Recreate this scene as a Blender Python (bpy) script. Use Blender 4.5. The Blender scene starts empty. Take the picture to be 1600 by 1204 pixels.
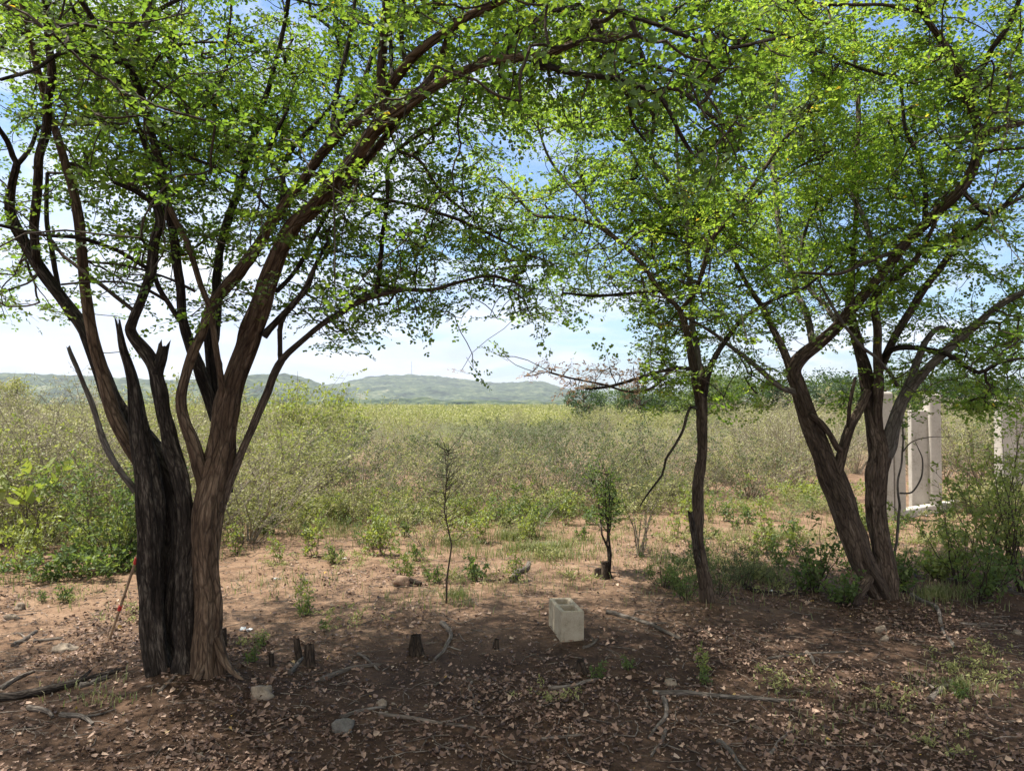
import bpy, math, random, time
T0 = time.time()
import numpy as np
from mathutils import Vector

SC = bpy.context.scene
COL = SC.collection
random.seed(7)
RG = np.random.default_rng(7)
R = math.radians

# ------------------------------------------------------------------ camera
F = 1186.0            # focal length in pixels of the 1600 px wide photograph
CH = 1.5              # eye height
PITCH = math.atan(30 / F)
cp, sp = math.cos(PITCH), math.sin(PITCH)
cam = bpy.data.cameras.new("camera")
camo = bpy.data.objects.new("camera", cam)
COL.objects.link(camo)
camo.location = (0, 0, CH)
camo.rotation_euler = (R(90) + PITCH, 0, 0)
cam.sensor_width = 36
cam.lens = 36 * F / 1600
cam.clip_start = 0.05
cam.clip_end = 20000
SC.camera = camo


def at(px, py, Y):
    """world point seen at photo pixel (px,py) at forward distance Y"""
    u = (px - 800) / F
    v = (602 - py) / F
    d = np.array([u, cp - v * sp, sp + v * cp])
    t = Y / d[1]
    return np.array([0, 0, CH]) + d * t


def proj(p):
    p = np.asarray(p, float)
    x = p[..., 0]; y = p[..., 1]; z = p[..., 2] - CH
    fy = y * cp + z * sp
    fz = -y * sp + z * cp
    return 800 + F * x / fy, 602 - F * fz / fy


# ------------------------------------------------------------------ noise
def _hash(ix, iy, iz, seed):
    n = (ix.astype(np.int64) * 374761393 + iy.astype(np.int64) * 668265263 + iz.astype(np.int64) * 2147483647 + seed * 1274126177) & 0xFFFFFFFF
    n = ((n ^ (n >> 13)) * 1274126177) & 0xFFFFFFFF
    n = (n ^ (n >> 16)) & 0xFFFF
    return n / 65535.0


def vnoise(p, seed=0):
    p = np.asarray(p, float)
    i = np.floor(p).astype(np.int64)
    f = p - i
    f = f * f * (3 - 2 * f)
    r = 0
    for dx in (0, 1):
        wx = f[..., 0] if dx else 1 - f[..., 0]
        for dy in (0, 1):
            wy = f[..., 1] if dy else 1 - f[..., 1]
            for dz in (0, 1):
                wz = f[..., 2] if dz else 1 - f[..., 2]
                r = r + wx * wy * wz * _hash(i[..., 0] + dx, i[..., 1] + dy, i[..., 2] + dz, seed)
    return r


def n2(x, y, sc, seed=0):
    return vnoise(np.stack([np.asarray(x) * sc, np.asarray(y) * sc, np.zeros_like(x) + .5], -1), seed)


def hgt(x, y):
    x = np.asarray(x, float); y = np.asarray(y, float)
    near = np.clip(1 - np.hypot(x, y - 5) / 60, 0, 1)
    h = (n2(x, y, .35, 1) - .5) * .10 + (n2(x, y, 1.3, 2) - .5) * .05 + (n2(x, y, 5, 3) - .5) * .018
    h = h + (n2(x, y, 14, 4) - .5) * .010
    for tx, ty, tr, th in ((-1.81, 4.25, .42, .05), (1.45, 5.65, .3, .035), (2.88, 5.92, .45, .05)):
        h = h + th * np.exp(-((x - tx) ** 2 + (y - ty) ** 2) / tr ** 2)
    return h * near


def gnd(px, py):
    """ground point seen at photo pixel"""
    u = (px - 800) / F; v = (602 - py) / F
    d = np.array([u, cp - v * sp, sp + v * cp])
    t = -CH / d[2]
    for _ in range(4):
        p = np.array([0, 0, CH]) + d * t
        h = float(hgt(p[0:1], p[1:2])[0])
        t = (h - CH) / d[2]
    return np.array([0, 0, CH]) + d * t


def gndv(px, py):
    """the same for many pixels"""
    u = (np.asarray(px) - 800) / F; v = (602 - np.asarray(py)) / F
    d = np.stack([u, cp - v * sp, sp + v * cp], -1)
    t = -CH / d[:, 2]
    for _ in range(4):
        p = np.array([[0, 0, CH]]) + d * t[:, None]
        t = (hgt(p[:, 0], p[:, 1]) - CH) / d[:, 2]
    return np.array([[0, 0, CH]]) + d * t[:, None]


# ------------------------------------------------------------------ mesh helpers
class MB:
    """gathers polygons of one mesh object"""
    def __init__(s):
        s.v = []; s.n = 0; s.f = []; s.rnd = []; s.bark = []; s.hasb = False

    def add(s, verts, faces, rnd=None, bark=None):
        verts = np.asarray(verts, float).reshape(-1, 3)
        faces = np.asarray(faces, np.int64)
        s.v.append(verts); s.f.append(faces + s.n); s.n += len(verts)
        s.rnd.append(np.full(len(faces), .5) if rnd is None else np.asarray(rnd, float))
        if bark is None:
            s.bark.append(verts.copy())
        else:
            s.bark.append(bark); s.hasb = True

    def build(s, name, mat, parent=None, smooth=False):
        me = bpy.data.meshes.new(name)
        if s.n:
            v = np.concatenate(s.v)
            tot = [np.full(len(f), f.shape[1]) for f in s.f]
            tot = np.concatenate(tot)
            loops = np.concatenate([f.ravel() for f in s.f])
            st = np.concatenate([[0], np.cumsum(tot)[:-1]])
            me.vertices.add(len(v)); me.vertices.foreach_set('co', v.ravel().astype(np.float32))
            me.loops.add(len(loops)); me.loops.foreach_set('vertex_index', loops.astype(np.int32))
            me.polygons.add(len(tot)); me.polygons.foreach_set('loop_start', st.astype(np.int32))
            me.polygons.foreach_set('loop_total', tot.astype(np.int32))
            me.update(calc_edges=True)
            a = me.attributes.new('rnd', 'FLOAT', 'FACE')
            a.data.foreach_set('value', np.concatenate(s.rnd).astype(np.float32))
            if s.hasb:
                b = me.attributes.new('bark', 'FLOAT_VECTOR', 'POINT')
                b.data.foreach_set('vector', np.concatenate(s.bark).ravel().astype(np.float32))
            me.polygons.foreach_set('use_smooth', np.full(len(tot), smooth))
            me.validate()
        for m in (mat if isinstance(mat, (list, tuple)) else [mat]):
            me.materials.append(m)
        o = bpy.data.objects.new(name, me)
        COL.objects.link(o)
        if parent is not None:
            o.parent = parent
        return o


def tag(o, label=None, cat=None, group=None, kind=None):
    if label: o['label'] = label
    if cat: o['category'] = cat
    if group: o['group'] = group
    if kind: o['kind'] = kind
    return o


def empty(name, loc, label, cat, group=None, rz=0):
    o = bpy.data.objects.new(name, None)
    COL.objects.link(o)
    o.location = loc; o.rotation_euler = (0, 0, rz); o.empty_display_size = .2
    return tag(o, label, cat, group)


def copy_tree(o, parent=None):
    c = o.copy(); COL.objects.link(c)
    if parent is not None: c.parent = parent
    for ch in list(o.children):
        copy_tree(ch, c)
    return c


def resample(P, Rr, step):
    P = np.asarray(P, float); Rr = np.asarray(Rr, float)
    if len(P) == 2:
        Q = np.vstack([2 * P[0] - P[1], P, 2 * P[1] - P[0]])
    else:
        Q = np.vstack([2 * P[0] - P[1], P, 2 * P[-1] - P[-2]])
    out = []; ro = []
    for i in range(1, len(Q) - 2):
        p0, p1, p2, p3 = Q[i - 1], Q[i], Q[i + 1], Q[i + 2]
        n = max(2, int(np.linalg.norm(p2 - p1) / step))
        t = np.arange(n)[:, None] / n
        out.append(.5 * ((2 * p1) + (-p0 + p2) * t + (2 * p0 - 5 * p1 + 4 * p2 - p3) * t ** 2 + (-p0 + 3 * p1 - 3 * p2 + p3) * t ** 3))
        ro.append(Rr[i - 1] + (Rr[i] - Rr[i - 1]) * t[:, 0])
    out.append(P[-1:]); ro.append(Rr[-1:])
    return np.vstack(out), np.concatenate(ro)


def tube(mb, P, Rr, segs=10, step=None, flute=.0, knob=.0, wob=.0, seed=0, jag=0, tip=True, stretch=1.0):
    """bent tapered branch with lobes and knots"""
    Rr = np.asarray(Rr, float)
    if step is None: step = max(.012, float(np.mean(Rr)) * 1.1)
    P, rr = resample(P, Rr, step)
    n = len(P)
    s = np.concatenate([[0], np.cumsum(np.linalg.norm(np.diff(P, axis=0), axis=1))])
    if wob:
        for a in range(3):
            q = np.stack([s / (rr.mean() * 9 + .02), np.full(n, a * 7.3), np.full(n, seed * 1.7)], -1)
            w = (vnoise(q, seed + 11) - .5) * 2
            P = P.copy(); P[:, a] += w * wob * rr * np.clip(s / (s[-1] * .08 + 1e-6), 0, 1)
    T = np.gradient(P, axis=0); T /= np.linalg.norm(T, axis=1, keepdims=True) + 1e-9
    ref = np.array([0.3, 1, .1]) if abs(T[0][1]) < .8 else np.array([1., 0, .2])
    N = np.zeros_like(P)
    nv = ref - T[0] * ref.dot(T[0]); nv /= np.linalg.norm(nv)
    for i in range(n):
        nv = nv - T[i] * nv.dot(T[i]); nv /= np.linalg.norm(nv) + 1e-9
        N[i] = nv
    Bn = np.cross(T, N)
    a = np.linspace(0, 2 * np.pi, segs, endpoint=False)
    ca, sa = np.cos(a), np.sin(a)
    rad = np.repeat(rr[:, None], segs, 1)
    if flute or knob:
        A = np.repeat(a[None], n, 0); S = np.repeat(s[:, None], segs, 1)
        rm = rr.mean()
        q = np.stack([np.cos(A) * 2.4, np.sin(A) * 2.4, S / (rm * 14) + seed * 3.1], -1)
        q2 = np.stack([np.cos(A) * 5.5, np.sin(A) * 5.5, S / (rm * 6) + seed * 1.3], -1)
        q4 = np.stack([np.cos(A) * 10, np.sin(A) * 10, S / (rm * 4.5) + seed * 2.3], -1)
        q3 = np.stack([np.cos(A) * 1.3, np.sin(A) * 1.3, S / (rm * 3.2) + seed * 5.3], -1)
        rad = rad * (1 + flute * ((vnoise(q, seed) - .5) * 2 + .55 * (vnoise(q2, seed + 5) - .5) * 2 + .32 * (vnoise(q4, seed + 7) - .5) * 2) + knob * (vnoise(q3, seed + 9) - .5) * 2)
    V = P[:, None] + rad[..., None] * (ca[None, :, None] * N[:, None] + sa[None, :, None] * Bn[:, None])
    if jag:
        V[-1] += T[-1] * (RG.random(segs)[:, None] ** 2) * jag
        V[-2] += T[-2] * (RG.random(segs)[:, None] - .5) * jag * .3
    bark = np.stack([np.repeat(ca[None], n, 0) * rad * 1.0, np.repeat(sa[None], n, 0) * rad * 1.0, np.repeat(s[:, None], segs, 1) * .19 * stretch + seed * .37], -1)
    i = np.arange(n - 1)[:, None] * segs; j = np.arange(segs)[None]
    f = np.stack([i + j, i + (j + 1) % segs, i + segs + (j + 1) % segs, i + segs + j], -1).reshape(-1, 4)
    verts = V.reshape(-1, 3); bk = bark.reshape(-1, 3)
    mb.add(verts, f, bark=bk)
    # close both ends
    for k, ring in ((0, 0), (1, (n - 1) * segs)):
        c = P[0] - T[0] * rr[0] * .1 if k == 0 else P[-1] + T[-1] * rr[-1] * (.8 if tip and not jag else -.6 if jag else .02)
        vv = np.vstack([verts[ring:ring + segs], c[None]])
        jj = np.arange(segs)
        tri = np.stack([jj, (jj + 1) % segs, np.full(segs, segs)], -1)
        if k == 0: tri = tri[:, ::-1]
        mb.add(vv, tri, bark=np.vstack([bk[ring:ring + segs], bk[ring:ring + 1] * .3]))
    return P, rr


def tubes_fast(mb, P, Rr, sides=4):
    """many thin twigs at once: P (n,k,3), Rr (n,k)"""
    P = np.asarray(P, float); Rr = np.asarray(Rr, float)
    n, k, _ = P.shape
    if n == 0: return
    T = P[:, -1] - P[:, 0]
    T /= np.linalg.norm(T, axis=1, keepdims=True) + 1e-9
    ref = np.where(np.abs(T[:, 2:3]) < .8, np.array([[0, 0, 1.]]), np.array([[1., 0, 0]]))
    N = np.cross(T, ref); N /= np.linalg.norm(N, axis=1, keepdims=True) + 1e-9
    Bn = np.cross(T, N)
    a = np.linspace(0, 2 * np.pi, sides, endpoint=False)
    off = np.cos(a)[None, :, None] * N[:, None] + np.sin(a)[None, :, None] * Bn[:, None]      # n,s,3
    V = P[:, :, None, :] + Rr[:, :, None, None] * off[:, None]
    base = (np.arange(n) * k * sides)[:, None, None]
    i = (np.arange(k - 1) * sides)[None, :, None]; j = np.arange(sides)[None, None]
    f = np.stack([base + i + j, base + i + (j + 1) % sides, base + i + sides + (j + 1) % sides, base + i + sides + j], -1).reshape(-1, 4)
    L = np.linalg.norm(P - P[:, :1], axis=2)
    bark = np.stack([V[..., 0] * .3, V[..., 1] * .3, np.repeat(L[:, :, None], sides, 2) * .2 + np.arange(n)[:, None, None] * .13], -1)
    mb.add(V.reshape(-1, 3), f, bark=bark.reshape(-1, 3))


# leaf outlines in the local XY plane, length along +X, 1 unit long
HEART = np.array([(0, 0, 0), (.45, .30, .05), (.92, .36, .10), (1.0, .0, .0), (.92, -.36, .10), (.45, -.30, .05)])
OVAL = np.array([(0, 0, 0), (.35, .24, .05), (.75, .19, .04), (1.0, 0, -.06), (.75, -.19, .04), (.35, -.24, .05)])
LANCE = np.array([(0, 0, 0), (.3, .13, .03), (.7, .10, 0), (1.0, 0, -.1), (.7, -.10, 0), (.3, -.13, .03)])
KITE = np.array([(0, 0, 0), (.5, .27, .06), (1, 0, 0), (.5, -.27, .06)])


def leaves(mb, pos, xax, nrm, size, shape, rnd, wide=1.0):
    pos = np.asarray(pos, float); n = len(pos)
    if n == 0: return
    x = xax / (np.linalg.norm(xax, axis=1, keepdims=True) + 1e-9)
    z = nrm - x * np.sum(nrm * x, 1, keepdims=True)
    z /= np.linalg.norm(z, axis=1, keepdims=True) + 1e-9
    y = np.cross(z, x)
    size = np.broadcast_to(np.asarray(size, float), (n,))
    t = shape
    V = pos[:, None] + size[:, None, None] * (t[None, :, 0:1] * x[:, None] + wide * t[None, :, 1:2] * y[:, None] + t[None, :, 2:3] * z[:, None])
    k = len(t)
    b = (np.arange(n) * k)[:, None]
    if k == 6:
        f = np.concatenate([b + np.array([[0, 1, 2, 3]]), b + np.array([[0, 3, 4, 5]])])[:, ::-1]
        mb.add(V.reshape(-1, 3), f, rnd=np.concatenate([rnd, rnd]))
    else:
        mb.add(V.reshape(-1, 3), (b + np.arange(k)[None])[:, ::-1], rnd=rnd)


def rvec(n, zs=1.0):
    v = RG.normal(size=(n, 3)); v[:, 2] *= zs
    return v / (np.linalg.norm(v, axis=1, keepdims=True) + 1e-9)


# ------------------------------------------------------------------ materials
def newmat(name):
    m = bpy.data.materials.new(name); m.use_nodes = True
    nt = m.node_tree; nt.nodes.clear()
    out = nt.nodes.new('ShaderNodeOutputMaterial')
    return m, nt, out


def N_(nt, t, **kw):
    n = nt.nodes.new(t)
    for k, v in kw.items(): setattr(n, k, v)
    return n


def ramp(nt, stops, fac=None):
    r = N_(nt, 'ShaderNodeValToRGB')
    e = r.color_ramp.elements
    while len(e) < len(stops): e.new(.5)
    for el, (p, c) in zip(e, stops):
        el.position = p; el.color = (*c, 1)
    if fac is not None: nt.links.new(fac, r.inputs['Fac'])
    return r


def noise(nt, vec, scale, detail=4, rough=.6, dim='3D'):
    n = N_(nt, 'ShaderNodeTexNoise'); n.noise_dimensions = dim
    n.inputs['Scale'].default_value = scale; n.inputs['Detail'].default_value = detail; n.inputs['Roughness'].default_value = rough
    if vec is not None: nt.links.new(vec, n.inputs['Vector'])
    return n


def mixc(nt, fac, a, b, mode='MIX'):
    m = N_(nt, 'ShaderNodeMix', data_type='RGBA', blend_type=mode)
    for s, v in ((0, fac), (6, a), (7, b)):
        if isinstance(v, (int, float)): m.inputs[s].default_value = v
        elif isinstance(v, tuple): m.inputs[s].default_value = (*v, 1)
        else: nt.links.new(v, m.inputs[s])
    return m.outputs[2]


def math_(nt, op, a, b=None, clamp=False):
    m = N_(nt, 'ShaderNodeMath', operation=op, use_clamp=clamp)
    for i, v in enumerate((a, b)):
        if v is None: continue
        if isinstance(v, (int, float)): m.inputs[i].default_value = v
        else: nt.links.new(v, m.inputs[i])
    return m.outputs[0]


def leaf_mat(name, stops, tstops, trans=.45, gloss=.06):
    """thin leaf: diffuse front, light passing through, weak waxy sheen"""
    m, nt, out = newmat(name)
    at_ = N_(nt, 'ShaderNodeAttribute', attribute_name='rnd')
    g = N_(nt, 'ShaderNodeNewGeometry')
    nz = noise(nt, g.outputs['Position'], 1.3, 2)
    v = math_(nt, 'ADD', at_.outputs['Fac'], math_(nt, 'MULTIPLY', math_(nt, 'SUBTRACT', nz.outputs['Fac'], .5), .5), True)
    c = ramp(nt, stops, v); t = ramp(nt, tstops, v)
    d = N_(nt, 'ShaderNodeBsdfDiffuse'); nt.links.new(c.outputs[0], d.inputs['Color'])
    tr = N_(nt, 'ShaderNodeBsdfTranslucent'); nt.links.new(t.outputs[0], tr.inputs['Color'])
    mx = N_(nt, 'ShaderNodeMixShader'); mx.inputs[0].default_value = trans
    nt.links.new(d.outputs[0], mx.inputs[1]); nt.links.new(tr.outputs[0], mx.inputs[2])
    gl = N_(nt, 'ShaderNodeBsdfGlossy'); gl.inputs['Roughness'].default_value = .55; gl.inputs['Color'].default_value = (.8, .85, .8, 1)
    m2 = N_(nt, 'ShaderNodeMixShader'); m2.inputs[0].default_value = gloss
    nt.links.new(mx.outputs[0], m2.inputs[1]); nt.links.new(gl.outputs[0], m2.inputs[2])
    nt.links.new(m2.outputs[0], out.inputs['Surface'])
    return m


def bark_mat(name, dark, mid, light, scale=26, bump=.5, lo=.34, hi=.68):
    """furrowed bark: flakes of two sizes, dark fissures between them, patches of tone, pale lichen specks"""
    m, nt, out = newmat(name)
    at_ = N_(nt, 'ShaderNodeAttribute', attribute_name='bark')
    vec = at_.outputs['Vector']
    wv = noise(nt, vec, scale * .5, 3, .5)
    wm = N_(nt, 'ShaderNodeVectorMath', operation='MULTIPLY_ADD')
    nt.links.new(wv.outputs['Color'], wm.inputs[0]); wm.inputs[1].default_value = (.03, .03, .03); nt.links.new(vec, wm.inputs[2])
    v2 = wm.outputs[0]
    n1 = noise(nt, v2, scale, 6, .68)
    n2_ = noise(nt, v2, scale * 5, 4, .65)
    n3 = noise(nt, vec, scale * .28, 4, .6)
    vo = N_(nt, 'ShaderNodeTexVoronoi', feature='DISTANCE_TO_EDGE'); vo.inputs['Scale'].default_value = scale * 1.7
    nt.links.new(v2, vo.inputs['Vector'])
    fis = N_(nt, 'ShaderNodeMapRange'); fis.inputs['From Min'].default_value = .0; fis.inputs['From Max'].default_value = .13; nt.links.new(vo.outputs['Distance'], fis.inputs['Value'])
    s = math_(nt, 'ADD', math_(nt, 'MULTIPLY', n1.outputs['Fac'], .58), math_(nt, 'MULTIPLY', n2_.outputs['Fac'], .42))
    c = ramp(nt, [(lo, dark), (.5, mid), (hi, light)], s)
    pr = ramp(nt, [(.36, (0, 0, 0)), (.62, (1, 1, 1))], n3.outputs['Fac'])
    c2 = mixc(nt, math_(nt, 'MULTIPLY', pr.outputs[0], .62), c.outputs[0], dark)
    c3 = mixc(nt, math_(nt, 'MULTIPLY', math_(nt, 'SUBTRACT', 1.0, fis.outputs[0]), .6), c2, tuple(x * .5 for x in dark))
    li = ramp(nt, [(.66, (0, 0, 0)), (.72, (1, 1, 1))], noise(nt, vec, scale * 1.2, 5, .7).outputs['Fac'])
    c4 = mixc(nt, math_(nt, 'MULTIPLY', li.outputs[0], .45), c3, tuple(min(.5, x * 1.25 + .04) for x in light))
    p = N_(nt, 'ShaderNodeBsdfPrincipled'); p.inputs['Roughness'].default_value = .88
    p.inputs['Specular IOR Level'].default_value = .2
    nt.links.new(c4, p.inputs['Base Color'])
    b = N_(nt, 'ShaderNodeBump'); b.inputs['Strength'].default_value = bump; b.inputs['Distance'].default_value = .016
    hh = math_(nt, 'ADD', s, math_(nt, 'MULTIPLY', fis.outputs[0], .35))
    nt.links.new(hh, b.inputs['Height']); nt.links.new(b.outputs[0], p.inputs['Normal'])
    nt.links.new(p.outputs[0], out.inputs['Surface'])
    return m


def rough_mat(name, stops, scale=8, bump=.3, dist=.01, detail=6, rough=.9, coord='Object'):
    m, nt, out = newmat(name)
    tc = N_(nt, 'ShaderNodeTexCoord')
    n1 = noise(nt, tc.outputs[coord], scale, detail, .65)
    n2_ = noise(nt, tc.outputs[coord], scale * 9, 3, .6)
    s = math_(nt, 'ADD', math_(nt, 'MULTIPLY', n1.outputs['Fac'], .65), math_(nt, 'MULTIPLY', n2_.outputs['Fac'], .35))
    c = ramp(nt, stops, s)
    p = N_(nt, 'ShaderNodeBsdfPrincipled'); p.inputs['Roughness'].default_value = rough
    p.inputs['Specular IOR Level'].default_value = .25
    nt.links.new(c.outputs[0], p.inputs['Base Color'])
    b = N_(nt, 'ShaderNodeBump'); b.inputs['Strength'].default_value = bump; b.inputs['Distance'].default_value = dist
    nt.links.new(s, b.inputs['Height']); nt.links.new(b.outputs[0], p.inputs['Normal'])
    nt.links.new(p.outputs[0], out.inputs['Surface'])
    return m


MAT = {}
MAT['leaf'] = leaf_mat('logwood_leaf', [(0, (.036, .068, .017)), (.5, (.066, .110, .024)), (.93, (.105, .15, .03)), (.99, (.32, .22, .03))],
                       [(0, (.19, .345, .03)), (.5, (.355, .53, .05)), (.93, (.54, .66, .08)), (.99, (.85, .58, .05))], .56, .03)
MAT['leaf_shaded'] = leaf_mat('shaded_green_leaf', [(0, (.030, .060, .015)), (.5, (.055, .098, .022)), (.93, (.095, .14, .03)), (.99, (.32, .22, .03))],  # darker copy of the logwood leaf, left crown's shade put into its colour
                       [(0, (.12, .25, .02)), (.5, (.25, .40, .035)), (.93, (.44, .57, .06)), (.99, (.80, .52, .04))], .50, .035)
MAT['leaf_dry'] = leaf_mat('dry_leaf', [(0, (.34, .20, .12)), (1, (.52, .36, .25))], [(0, (.46, .27, .15)), (1, (.62, .42, .27))], .35, .03)
MAT['leaf_bush'] = leaf_mat('bush_leaf', [(0, (.045, .075, .026)), (.6, (.085, .125, .038)), (1, (.14, .17, .05))],
                            [(0, (.15, .25, .04)), (1, (.34, .44, .07))], .38, .03)
MAT['leaf_lime'] = leaf_mat('lime_leaf', [(0, (.11, .145, .035)), (1, (.23, .25, .065))], [(0, (.28, .38, .04)), (1, (.50, .55, .08))], .42, .05)
MAT['leaf_olive'] = leaf_mat('thorn_bush_leaf', [(0, (.20, .205, .085)), (.5, (.31, .305, .13)), (1, (.42, .395, .185))],
                             [(0, (.22, .27, .05)), (1, (.42, .44, .10))], .36, .02)
MAT['leaf_grey'] = leaf_mat('grey_bush_leaf', [(0, (.22, .215, .125)), (.5, (.33, .31, .185)), (1, (.44, .405, .255))],
                            [(0, (.2, .22, .08)), (1, (.35, .36, .13))], .3, .02)
MAT['leaf_dull'] = leaf_mat('dull_bush_leaf', [(0, (.048, .066, .034)), (.5, (.085, .105, .05)), (1, (.15, .165, .08))], [(0, (.10, .15, .04)), (1, (.22, .28, .08))], .33, .02)
MAT['leaf_forest'] = leaf_mat('far_tree_leaf', [(0, (.022, .042, .014)), (.6, (.04, .07, .022)), (1, (.075, .11, .032))],
                              [(0, (.05, .11, .02)), (1, (.12, .22, .03))], .28, .04)
MAT['grass'] = leaf_mat('grass_blade', [(0, (.10, .13, .04)), (.55, (.17, .19, .06)), (.8, (.26, .24, .11)), (1, (.34, .28, .15))],
                        [(0, (.2, .3, .05)), (1, (.42, .40, .16))], .35, .04)
MAT['bark_dark'] = bark_mat('dark_bark', (.014, .010, .008), (.048, .036, .027), (.26, .215, .17), 24, 1.0, .36, .68)
MAT['bark_tan'] = bark_mat('tan_bark', (.036, .021, .013), (.165, .108, .068), (.37, .265, .18), 22, 1.0)
MAT['bark_brown'] = bark_mat('brown_bark', (.034, .023, .016), (.125, .088, .063), (.28, .215, .16), 26, 1.0)
MAT['bark_grey'] = bark_mat('grey_bark', (.06, .05, .04), (.17, .145, .12), (.30, .27, .235), 26, .6)
MAT['twig'] = bark_mat('twig_bark', (.03, .022, .016), (.075, .055, .04), (.14, .11, .08), 30, .3)
MAT['twig_pale'] = bark_mat('pale_twig_bark', (.17, .145, .11), (.30, .26, .20), (.42, .37, .29), 30, .3)
MAT['dead_wood'] = bark_mat('dead_wood', (.085, .068, .054), (.22, .183, .148), (.39, .34, .285), 26, .6)
MAT['stump'] = bark_mat('stump_wood', (.022, .016, .011), (.075, .053, .038), (.18, .14, .10), 26, 1.0)
MAT['stake'] = bark_mat('stake_wood', (.22, .15, .09), (.42, .30, .19), (.55, .42, .29), 22, .2)
MAT['concrete'] = rough_mat('concrete', [(.3, (.23, .20, .165)), (.45, (.42, .385, .335)), (.7, (.54, .50, .445))], 4, .35, .006)
MAT['block'] = rough_mat('block_concrete', [(.3, (.20, .17, .11)), (.48, (.36, .305, .22)), (.7, (.45, .395, .295))], 20, 1.0, .006)
MAT['stone'] = rough_mat('limestone', [(.3, (.10, .075, .055)), (.5, (.22, .175, .13)), (.7, (.36, .30, .23))], 14, .6, .01)
MAT['stone_grey'] = rough_mat('grey_stone', [(.3, (.06, .055, .048)), (.5, (.13, .12, .105)), (.7, (.21, .20, .175))], 20, .6, .01)
MAT['wood_chunk'] = rough_mat('weathered_wood', [(.3, (.14, .09, .06)), (.5, (.30, .20, .14)), (.7, (.42, .30, .22))], 9, .6, .01)


def plain(name, col, rough=.6):
    m, nt, out = newmat(name)
    p = N_(nt, 'ShaderNodeBsdfPrincipled'); p.inputs['Roughness'].default_value = rough
    tc = N_(nt, 'ShaderNodeTexCoord'); n = noise(nt, tc.outputs['Object'], 30, 3)
    c = ramp(nt, [(.3, tuple(x * .7 for x in col)), (.7, col)], n.outputs['Fac'])
    nt.links.new(c.outputs[0], p.inputs['Base Color']); nt.links.new(p.outputs[0], out.inputs['Surface'])
    return m


MAT['red'] = plain('red_paint', (.55, .035, .03))
MAT['plastic'] = plain('white_plastic', (.75, .77, .76), .35)
MAT['steel'] = plain('grey_steel', (.35, .36, .38), .5)

# litter: many dead leaves, colour by piece
m, nt, out = newmat('dead_leaf_litter')
a_ = N_(nt, 'ShaderNodeAttribute', attribute_name='rnd')
c = ramp(nt, [(0, (.04, .023, .015)), (.35, (.105, .062, .042)), (.62, (.22, .140, .098)), (.86, (.37, .255, .185)), (.95, (.45, .34, .24)), (.985, (.52, .34, .07))], a_.outputs['Fac'])
p = N_(nt, 'ShaderNodeBsdfPrincipled'); p.inputs['Roughness'].default_value = .6; p.inputs['Specular IOR Level'].default_value = .35
nt.links.new(c.outputs[0], p.inputs['Base Color']); nt.links.new(p.outputs[0], out.inputs['Surface'])
MAT['litter'] = m

# soil: red brown earth, darker brown in the foreground, dull green far away
m, nt, out = newmat('red_soil')
g = N_(nt, 'ShaderNodeNewGeometry'); pos = g.outputs['Position']
big = noise(nt, pos, .45, 5, .6); mid = noise(nt, pos, 4.5, 6, .65); fine = noise(nt, pos, 55, 5, .7)
soil = ramp(nt, [(.28, (.135, .080, .048)), (.5, (.215, .136, .085)), (.72, (.305, .205, .135))], mid.outputs['Fac'])
crumb = ramp(nt, [(.3, (.5, .5, .5)), (.55, (1, 1, 1)), (.78, (1.25, 1.2, 1.12))], fine.outputs['Fac'])
c1 = mixc(nt, 1.0, soil.outputs[0], crumb.outputs[0], 'MULTIPLY')
dark_soil = ramp(nt, [(.3, (.036, .022, .014)), (.55, (.076, .046, .029)), (.75, (.135, .085, .055))], mid.outputs['Fac'])
c1h = mixc(nt, 1.0, dark_soil.outputs[0], crumb.outputs[0], 'MULTIPLY')
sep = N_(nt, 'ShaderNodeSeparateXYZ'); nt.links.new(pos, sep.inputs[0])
edge = math_(nt, 'ADD', math_(nt, 'MULTIPLY', big.outputs['Fac'], 3.2), math_(nt, 'MULTIPLY', sep.outputs['X'], .28))   # darker brown reaches farther back on the right
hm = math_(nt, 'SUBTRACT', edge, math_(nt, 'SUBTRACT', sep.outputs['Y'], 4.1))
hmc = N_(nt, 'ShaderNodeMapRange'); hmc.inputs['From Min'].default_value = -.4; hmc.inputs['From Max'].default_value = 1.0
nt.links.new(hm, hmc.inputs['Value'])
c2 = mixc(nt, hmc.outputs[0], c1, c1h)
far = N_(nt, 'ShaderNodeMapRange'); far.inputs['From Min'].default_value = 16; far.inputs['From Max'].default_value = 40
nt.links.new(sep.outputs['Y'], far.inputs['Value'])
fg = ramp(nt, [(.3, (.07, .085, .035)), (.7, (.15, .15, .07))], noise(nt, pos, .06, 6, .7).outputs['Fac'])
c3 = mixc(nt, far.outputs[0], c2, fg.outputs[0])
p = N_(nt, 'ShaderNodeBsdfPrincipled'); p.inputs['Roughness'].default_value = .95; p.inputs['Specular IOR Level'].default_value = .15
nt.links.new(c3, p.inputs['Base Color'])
b = N_(nt, 'ShaderNodeBump'); b.inputs['Strength'].default_value = .7; b.inputs['Distance'].default_value = .02
hh = math_(nt, 'ADD', math_(nt, 'MULTIPLY', fine.outputs['Fac'], .5), mid.outputs['Fac'])
nt.links.new(hh, b.inputs['Height']); nt.links.new(b.outputs[0], p.inputs['Normal'])
nt.links.new(p.outputs[0], out.inputs['Surface'])
MAT['soil'] = m

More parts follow.
